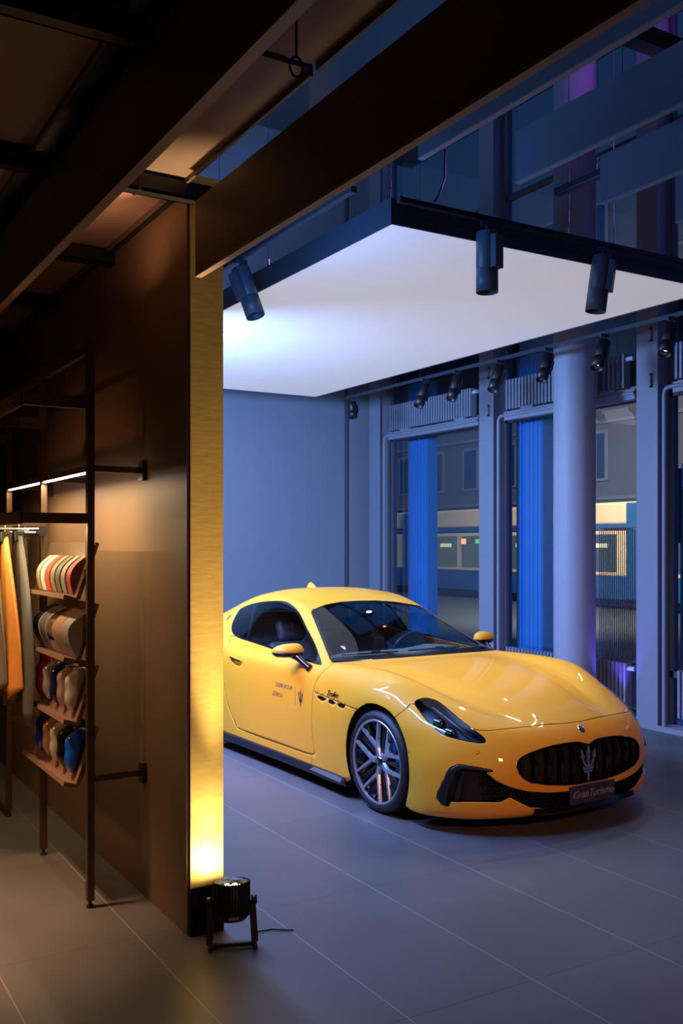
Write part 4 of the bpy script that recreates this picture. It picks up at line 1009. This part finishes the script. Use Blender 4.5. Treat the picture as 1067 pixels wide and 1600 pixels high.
for (x, y) in ((0, 0), (.036, .0), (-.036, 0), (.018, .031), (-.018, .031), (.018, -.031), (-.018, -.031)):
    p = fp((x, y, .064)); mb.lathe([(.001, .010), (.010, .007), (.015, 0)], p, 'Z', 14, tilt)
mb.build('led_lens', mat('flood_led', (1, .9, .7), .3, emis=(1, .80, .52), es=22), fl)
for sx in (-1, 1):
    MB().bar((sx*.092, 0, .19), (sx*.100, -.045, .02), .012, .030, (1, 0, 0)).build('bracket_arm', M['black_satin'], fl, bevel=.003)
    MB().lathe([(.001, -.012), (.020, -.012), (.022, .0), (.020, .012), (.001, .012)], (sx*.100, 0, .19), 'X', 20).build('tilt_knob', M['black_satin'], fl)
    MB().bar((sx*.100, .035, .012), (sx*.100, -.085, .012), .016, .022).build('foot', M['black_satin'], fl, bevel=.004)
MB().bar((-.10, -.045, .014), (.10, -.045, .014), .022, .018).build('cross_bar', M['black_satin'], fl, bevel=.003)
MB().box(-.02, .026, -.084, -.078, .135, .15).build('status_display', M['steel_paint'], fl)
fw_ = Matrix.Rotation(math.radians(-20), 3, 'Z'); lp = fw_ @ fp((0, 0, .10))+Vector((1.78, 3.95, 0))
spot('flood_beam', lp, (1.735, 4.135, 3.1), 680, (1, .74, .36), 25, 1.0, .03)
spot('flood_beam_mid', lp, (1.735, 4.135, .72), 26, (1, .78, .40), 48, 1.0, .03)
spot('flood_beam_wide', lp, (1.735, 4.135, .42), 15, (1, .76, .36), 150, 1.0, .03)
# cord of the flood lamp
tag(MB().tube([(1.92, 4.0, .006), (2.0, 3.99, .006), (2.08, 3.93, .006)], .004, 6).build('power_cord', M['track']), 'thin dark cord on the floor right of the flood lamp', 'cord')
# hook under the shop ceiling
hk = [(1.36+.022*math.sin(a), 2.55, 3.205-.030*math.cos(a)) for a in [2*PI*k/14 for k in range(15)]]
tag(MB().tube([(1.36, 2.55, 3.40), (1.36, 2.55, 3.235)], .004, 6).add(*(lambda m: (m.v, m.f, True))(MB().tube(hk, .004, 6))).build('ceiling_hook', M['track']), 'small black ring hook hanging from a bronze ceiling panel', 'hook')
# warm round lamp outside under the soffit
dn = thing('soffit_lamp', 'round warm lamp glowing behind the window right of the round column', 'lamp', (8.45, 7.35, 3.98))
MB().lathe([(.001, -.012), (.11, -.010), (.15, 0)], (0, 0, 0), 'Z', 28).build('lamp_glass', mat('warm_lamp_glass', (1, .8, .4), .4, emis=(1, .55, .12), es=9), dn)
MB().lathe([(.15, .0), (.20, .01), (.20, .04)], (0, 0, 0), 'Z', 28).build('lamp_ring', M['track'], dn)
# ================================================================== OUTSIDE, BEYOND THE GLASS
M['asphalt'] = mat('asphalt', (.05, .05, .055), .7, 0, .3, 12)
M['facade'] = mat('render_facade', (.20, .17, .16), .8, 0, .08, 2)
M['facade_trim'] = mat('facade_trim', (.30, .27, .26), .7, 0, .08, 4)
M['dark_win'] = mat('dark_window', (.02, .04, .07), .15, 0, .2, 2)
M['tram_cream'] = mat('tram_cream', (.85, .56, .30), .45, 0, .05, 3)
M['tram_blue'] = mat('tram_blue', (.02, .08, .20), .4, 0, .1, 3)
M['tram_win'] = mat('tram_window', (.02, .03, .04), .15, 0, .2, 1.2, emis=(.35, .26, .10), es=.35)
st = tag(MB().box(7.76, 60, -30, 80, -.6, -.5).build('street', M['asphalt']), kind='structure')
tag(MB().box(7.76, 10.2, -10, 14, -.499, -.02).build('pavement', mat('paving', (.12, .12, .125), .7, 0, .15, 8)), kind='structure')
sof = tag(MB().box(7.76, 10.5, -3, 14, 4.0, 4.2).build('soffit', M['ceil_black']), kind='structure')
TX = 25.5
tr = thing('tram', 'cream and blue tram passing outside behind the windows', 'tram', (TX, 26, -.5))
LW = 25
MB().box(0, 2.4, -LW, LW, .35, 1.15).build('lower_skirt', M['tram_blue'], tr)
MB().box(0, 2.4, -LW, LW, 1.15, 2.75).build('side_wall', M['tram_cream'], tr, bevel=.05)
MB().box(.0, 2.4, -LW, LW, 2.78, 2.98).build('blue_band', M['tram_blue'], tr)
MB().box(.15, 2.25, -LW, LW, 2.98, 3.75).build('roof_fairing', M['tram_cream'], tr, bevel=.08)
MB().box(.2, 2.2, -LW, LW, .1, .35).build('bogies', M['black_matt'], tr)
y = -LW+.4; k = 0
while y < LW-2:
    w_ = 1.9 if k % 3 else 1.2
    MB().box(-.02, .02, y, y+w_, 1.30, 2.62).build('tram_window', M['tram_win'], tr, bevel=.01)
    if k % 4 == 1: MB().box(-.05, -.02, y+w_*.1, y+w_*.5, 2.30, 2.48).build('route_display', mat('route_sign', (.1, .2, .02), .5, emis=(.25, .8, .1), es=1.2), tr)
    if k % 4 == 1:
        MB().box(-.05, -.02, y+w_*.85, y+w_*1.0, 2.28, 2.5).build('red_lamp', mat('red_sign', (.5, .05, .02), .5, emis=(1, .25, .08), es=4), tr)
    else: MB().box(-.045, -.02, y+w_*.2, y+w_*.6, 2.15, 2.3).build('interior_light', mat('tram_light', (.8, .6, .3), .5, emis=(1, .7, .3), es=.9), tr)
    if k % 3 == 0:
        MB().box(-.025, .01, y+w_+.12, y+w_+.62, .4, 3.7).build('articulation_joint', M['tram_blue'], tr); y += .75
    y += w_+.35; k += 1
bd = thing('town_house', 'dim plastered town house with tall windows across the street', 'building', (33, 30, -.5))
MB().box(0, 8, -40, 40, 0, 30).build('facade', M['facade'], bd)
for f, z in enumerate((1.6, 5.3, 8.8, 12.3, 15.8)):
    MB().box(-.15, 0, -40, 40, z-1.0, z-.85).build('string_course', M['facade_trim'], bd)
    for k in range(24):
        y = -38+k*3.1
        w_ = MB().box(-.10, .02, y-.65, y+.65, z-.12, z+2.2).box(-.12, -.08, y-.72, y-.60, z-.1, z+2.2).box(-.12, -.08, y+.60, y+.72, z-.1, z+2.2).build('window_frame', M['facade_trim'], bd)
        MB().box(-.13, -.101, y-.5, y-.03, z, z+2.05).box(-.13, -.101, y+.03, y+.5, z, z+2.05).build('window_pane', M['dark_win'], w_)
# traffic light
tl = thing('traffic_light', 'dark three lamp traffic light with pale back board outside the right window', 'traffic light', (15.8, 13.15, -.5))
MB().tube([(0, 0, 0), (0, 0, 3.4)], .06, 12).build('pole', M['steel_dark'], tl)
MB().box(-.05, .02, -.42, .0, 2.05, 3.9).build('back_board', mat('pale_board', (.45, .50, .52), .6), tl)
MB().box(-.2, .05, .0, .22, 2.3, 3.8).build('signal_housing', M['black_matt'], tl, bevel=.03)
for k in range(3): MB().lathe([(.10, 0), (.11, .0), (.12, -.12)], (-.2, .12, 2.55+k*.5), 'X', 20).build('lamp_hood', M['black_matt'], tl)
for k, (x, y, z) in enumerate(((14, 15.6, 2.1),)):
    lp_ = thing('street_lamp', 'small pale street lamp seen through the window left of the round column', 'street lamp', (x+7.3, y+7.8, -.5))
    MB().tube([(0, 0, 0), (0, 0, 4.7)], .04, 10).build('pole', M['steel_dark'], lp_)
    MB().lathe([(.001, .12), (.08, .08), (.10, 0), (.07, -.05), (.001, -.06)], (0, 0, 4.78), 'Z', 16).build('lamp_globe', mat('pale_globe', (.8, .9, .7), .4, emis=(.8, 1, .7), es=5), lp_)
# ================================================================== SAMPLE RACK
RX = 1.363; PY = [4.70, 5.63, 6.55]; TW = .036
rk = thing('display_rack', 'tall bronze tube rack with lit rails standing beside the partition wall', 'rack', (RX, PY[0], 0))
def rb(name, m='frame_brown', **k): return lambda mb: mb.build(name, M[m], rk, **k)
h = TW/2
for i, y in enumerate(PY):
    y -= PY[0]
    p = MB().box(-h, h, y-h, y+h, .035, 2.80).build('post', M['frame_brown'], rk, bevel=.002)
    MB().lathe([(.018, 0), (.018, .012), (.008, .014), (.008, .036)], (0, y, 0), 'Z', 16).build('levelling_foot', M['track'], p)
    MB().box(h, .26, y-.012, y+.012, 2.135, 2.165).box(.255, .275, y-.03, y+.03, 2.10, 2.20).build('wall_strut', M['frame_brown'], rk)
    MB().box(h, .26, y-.012, y+.012, .615, .645).box(.255, .275, y-.03, y+.03, .58, .68).build('wall_strut', M['frame_brown'], rk)
    MB().box(-.33, -h, y-.012, y+.012, 2.44, 2.50).build('upper_arm', M['frame_brown'], rk)
    MB().box(-.33, -h, y-.012, y+.012, 1.880, 1.930).build('lower_arm', M['frame_brown'], rk)
    if i: MB().box(h, .2, y-.012, y+.012, 1.0, 1.03).build('side_strut', M['frame_brown'], rk)
L = PY[2]-PY[0]
MB().box(-h*.8, h*.8, h, L, 2.72, 2.755).build('top_rail', M['frame_brown'], rk)
MB().box(-h*.8, h*.8, h, L, 2.135, 2.165).build('light_rail', M['frame_brown'], rk)
MB().box(-.345, -.325, -.012, L+1.5, 2.43, 2.505).build('front_upper_rail', M['frame_brown'], rk)
MB().box(-.345, -.325, -.012, L+1.5, 1.875, 1.935).build('front_lower_rail', M['frame_brown'], rk)
gp = MB().box(-.337, -.333, .0, L+1.5, 1.935, 2.43).build('smoked_glass_panel', M['pane_smoke'], rk)
M['led'] = mat('white_led_strip', (1, 1, 1), .4, emis=(.95, .95, 1.0), es=9)
for (a, b) in ((.04, .89), (.97, 1.81)):
    MB().box(-.010, .006, a, b, 2.127, 2.135).build('led_strip', M['led'], rk)
    l = area('rack_led', (RX, PY[0]+(a+b)/2, 2.12), (RX, PY[0]+(a+b)/2, 0), .02, 11, (1, .70, .36), b-a-.04)
    l.rotation_euler = (0, 0, 0)
# ---- tilted trays
sh = ['topmost one, holding narrow leather strips', 'second from the top, holding wide curved trim samples', 'third from the top, holding red to white paint samples', 'lowest one, holding two blue paint samples']
Y0, Y1 = 4.752, 5.63
for k in range(4):
    z = 1.515-.305*k
    t = thing('tilted_tray', 'walnut brown tilted display tray, '+sh[k], 'tray', (RX, (Y0+Y1)/2, z), 0, 'tilted display trays'); hy = (Y1-Y0)/2
    # section in x,z: back board leaning towards the wall, ledge toward the room
    MB().add([(-.055, -hy, 0), (-.035, -hy, -.012), (.062, -hy, .268), (.043, -hy, .275), (-.055, hy, 0), (-.035, hy, -.012), (.062, hy, .268), (.043, hy, .275)],
             [(0, 1, 2, 3), (4, 7, 6, 5), (0, 4, 5, 1), (1, 5, 6, 2), (2, 6, 7, 3), (3, 7, 4, 0)]).build('back_board', M['bronze_plate'] if k == 0 else M['wood'], t)
    MB().add([(-.055, -hy, 0), (-.035, -hy, -.022), (-.118, -hy, -.004), (-.112, -hy, .018), (-.055, hy, 0), (-.035, hy, -.022), (-.118, hy, -.004), (-.112, hy, .018)],
             [(0, 1, 2, 3), (4, 7, 6, 5), (0, 4, 5, 1), (1, 5, 6, 2), (2, 6, 7, 3), (3, 7, 4, 0)]).build('ledge', M['wood'], t)
    for yy in (-hy-.03, hy+.0): MB().box(-.02, .02, yy, yy+.03, .10, .14).build('tray_bracket', M['frame_brown'], t)
# tray 1: seven leather strips bent over a form; each stands in the tray
def tray_pt(k, y, s, lift): # s up the board, lift off the board
    z = 1.515-.305*k; u = Vector((.098, 0, .275)).normalized(); n = Vector((-u.z, 0, u.x)); return Vector((RX-.052, y, z))+u*s+n*lift
def strap(label, k, y, w, L, bow, col, rough=.55, edge=None, thick=.010, name='leather_strip', group='leather strips on the top tray', cat='leather sample', coat=0, metal=0, stitch=None):
    z0 = tray_pt(k, y, 0, 0); t = thing(name, label, cat, tuple(z0), 0, group); n = 16
    top = []; bot = []
    for i in range(n+1):
        s_ = i/n; b = bow*math.sin(PI*(.08+.92*s_))**.8 if s_ < 1 else 0; p = tray_pt(k, y, .012+L*s_, .004+bow*(math.sin(PI*s_*.94+.06))); top.append(p-z0)
        bot.append(tray_pt(k, y, .012+L*s_, max(.002, .004+bow*math.sin(PI*s_*.94+.06)-thick))-z0)
    vs = []
    for p, q in zip(top, bot): vs += [p+Vector((0, -w/2, 0)), p+Vector((0, w/2, 0)), q+Vector((0, w/2, 0)), q+Vector((0, -w/2, 0))]
    fs = [(4*i+a, 4*i+(a+1) % 4, 4*i+4+(a+1) % 4, 4*i+4+a) for i in range(n) for a in range(4)]+[(0, 1, 2, 3), (4*n+3, 4*n+2, 4*n+1, 4*n)]
    m = mat(name+'_skin', col, rough, metal, .12, 60, .2 if not coat else 0, 300, coat=coat)
    MB().add(vs, fs, False).build('face', m, t, bevel=.002)
    # filled side cheeks
    vs = [q for q in top]; 
    for s2 in (-w/2-.001, w/2+.001):
        ch = MB(); base0 = tray_pt(k, y, .010, 0)-z0; base1 = tray_pt(k, y, .012+L, 0)-z0
        pts = [base0]+top+[base1]; ch.add([p+Vector((0, s2-.0025, 0)) for p in pts]+[p+Vector((0, s2+.0025, 0)) for p in pts],
            [tuple(range(len(pts))), tuple(range(2*len(pts)-1, len(pts)-1, -1))]+[(i, (i+1) % len(pts), len(pts)+(i+1) % len(pts), len(pts)+i) for i in range(len(pts))])
        ch.build('side_cheek', mat('cheek', edge or tuple(c*.45 for c in col), .6), t)
    if stitch:
        j = n//2; a, b = top[j-1], top[j+4]; off = tray_pt(k, y, 0, .0015)-tray_pt(k, y, 0, 0)
        MB().add([top[j-2]+off+Vector((0, w*.0, 0)), top[j-1]+off+Vector((0, -w*.3, 0)), top[j+1]+off+Vector((0, -w*.25, 0)), top[j+3]+off, top[j+1]+off+Vector((0, w*.25, 0))], [(0, 1, 2, 3, 4)]).build('stitched_mark', mat('red_mark', stitch, .5), t)
cols = [((.62, .50, .28), 'cream beige'), ((.85, .80, .66), 'off-white'), ((.62, .07, .03), 'bright red'), ((.22, .19, .12), 'grey-green'), ((.10, .10, .05), 'dark olive'), ((.20, .18, .13), 'grey with red mark'), ((.30, .03, .02), 'dark red')]
for i, (c, n_) in enumerate(cols):
    y = 5.47-.105*i
    strap(n_+' leather strip standing on the top tray', 0, y, .072, .20, .050, c, stitch=(.7, .08, .03) if i == 5 else None)
cols = [((.010, .009, .008), 'black', 0), ((.16, .14, .13), 'dark grey brushed', .3), ((.10, .035, .015), 'glossy dark brown', 0), ((.36, .19, .12), 'copper brown wood grain', 0), ((.30, .26, .25), 'light grey wood grain', .1)]
for i, (c, n_, me_) in enumerate(cols):
    y = 5.40-.148*i
    strap(n_+' wide curved trim sample on the second tray', 1, y, .128, .235, .088, c, .12 if i == 2 else .4, (.42, .40, .36), .02, 'trim_sample', 'curved trim samples on the second tray', 'trim sample', 1. if i == 2 else 0, me_)
# car-shaped paint samples
def speedform(label, k, y, col, metal=.3, rough=.25, s=1., ty=0):
    z0 = tray_pt(k, y, .035, .012); u = Vector((.098, 0, .275)).normalized(); nn = Vector((-u.z, 0, u.x))
    t = thing('paint_sample', label, 'paint sample', tuple(z0), 0, 'car shaped paint samples on the lower trays')
    # profile along the board (a) : (height off board, half width)
    prof = [(0, .014, .018), (.015, .034, .032), (.04, .056, .039), (.07, .066, .041), (.095, .068, .041), (.115, .080, .038), (.14, .092, .034), (.165, .088, .033), (.185, .070, .036), (.205, .058, .036), (.222, .038, .030), (.23, .018, .020)]
    n = 13; vs = []
    for a, hh, w_ in prof:
        for j in range(n):
            th = PI*j/(n-1); cx = math.cos(th); sx_ = math.sin(th)
            yy = w_*(abs(cx)**.7)*(1 if cx > 0 else -1); lift = hh*(sx_**.6); p = u*a*s+nn*lift*s+Vector((0, yy*s, 0)); vs.append(p)
    m_ = len(prof); fs = [(i*n+j, i*n+j+1, (i+1)*n+j+1, (i+1)*n+j) for i in range(m_-1) for j in range(n-1)]+[tuple(range(n))[::-1], tuple((m_-1)*n+j for j in range(n))]+[(i*n, (i+1)*n, (i+1)*n+n-1, i*n+n-1) for i in range(m_-1)]
    MB().add(vs, fs, True).build('painted_shell', mat('sample_paint', col, rough, metal, .03, 200, coat=1.), t, subsurf=1)
    MB().tube([u*.02-nn*.02, u*.02+nn*.015], .006, 8).build('peg', M['track'], t)
for i, (c, n_, me_) in enumerate([((.75, .005, .005), 'bright red', 0), ((.42, .42, .44), 'silver grey', .4), ((.010, .018, .06), 'dark navy', .2), ((.50, .33, .28), 'rose beige', .3), ((.66, .64, .56), 'pearl white', .2)]):
    speedform(n_+' car shaped paint sample on the third tray', 2, 5.43-.150*i, c, me_)
for i, (c, n_, me_) in enumerate([((.01, .05, .55), 'royal blue, farthest from the near post,', .2), ((.42, .20, .12), 'bronze copper', .4), ((.62, .54, .38), 'cream champagne', .3), ((.008, .008, .010), 'black', .1), ((.01, .13, .80), 'vivid blue, next to the near post,', 0)]):
    speedform((n_+' car shaped paint sample on the lowest tray').replace(', car', ' car') if False else n_+' car shaped paint sample on the lowest tray', 3, 5.43-.150*i, c, me_)
# ---- leather hides on the hanging bar
hb = thing('hanging_bar', 'pair of thin steel rods holding the leather hides on the rack', 'bar', (RX, 5.63, 1.845))
MB().tube([(-.02, 0, 0), (-1.2, 0, 0)], .006, 8).build('rod', M['rim'], hb); MB().tube([(-.02, -.06, .02), (-1.2, -.06, .02)], .006, 8).build('rod', M['rim'], hb)
MB().box(-.04, .0, -.075, .02, -.02, .035).build('bar_mount', M['track'], hb)
def hide(label, x, col, wtop, wbot, zt, zb, yo, seed, lean=0):
    rnd = random.Random(seed); t = thing('leather_hide', label, 'leather hide', (x, 5.60+yo, zt), PI/2, 'leather hides hanging on the rack')
    nx, nz = 22, 26; vs = []
    ph = rnd.random()*6
    for j in range(nz+1):
        v = j/nz; wd = wtop+(wbot-wtop)*(1-(1-v)**1.6)
        for i in range(nx+1):
            u = i/nx-.5; fold = (.012+.03*v)*math.sin(u*22+ph+1.3*v)+.02*v*math.sin(u*9+ph)
            zz = -v*(zt-zb) - .02*math.cos(u*7+ph)*(v > .95)
            if j == nz: zz += .035*math.sin(u*11+ph)
            vs.append((u*wd+lean*v, -.02+fold, zz))
    fs = [(j*(nx+1)+i, j*(nx+1)+i+1, (j+1)*(nx+1)+i+1, (j+1)*(nx+1)+i) for j in range(nz) for i in range(nx)]
    o = MB().add(vs, fs, True).build('hide_sheet', mat('hide', col, .55, 0, .12, 30, .15, 200), t)
    so = o.modifiers.new('t', 'SOLIDIFY'); so.thickness = .003
    MB().box(-.028, .028, -.045, .01, -.03, .03).build('clamp', M['black_satin'], t, bevel=.006)
    MB().tube([(0, -.02, .03), (0, -.02, .06), (.012, -.02, .075), (.02, -.02, .06)], .003, 6).build('hook', M['rim'], t)
hide('navy leather hide at the left edge of the photo', .93, (.02, .025, .05), .06, .34, 1.83, 1.0, .0, 1)
hide('red leather hide beside the navy hide', 1.0, (.45, .04, .04), .05, .36, 1.83, 1.05, .0, 2)
hide('olive grey leather hide between the red and orange hides', 1.06, (.18, .15, .10), .05, .38, 1.83, 1.0, .0, 3)
hide('orange leather hide on the hanging bar', 1.125, (.70, .28, .05), .07, .62, 1.82, .98, .0, 4, .03)
hide('large charcoal leather hide hanging beside the orange hide', 1.20, (.10, .095, .08), .08, 1.0, 1.825, .86, .0, 5, .18)
hide('dark brown leather hide hanging nearest the rack post', 1.25, (.05, .035, .028), .06, .40, 1.83, .93, .08, 6, .14)
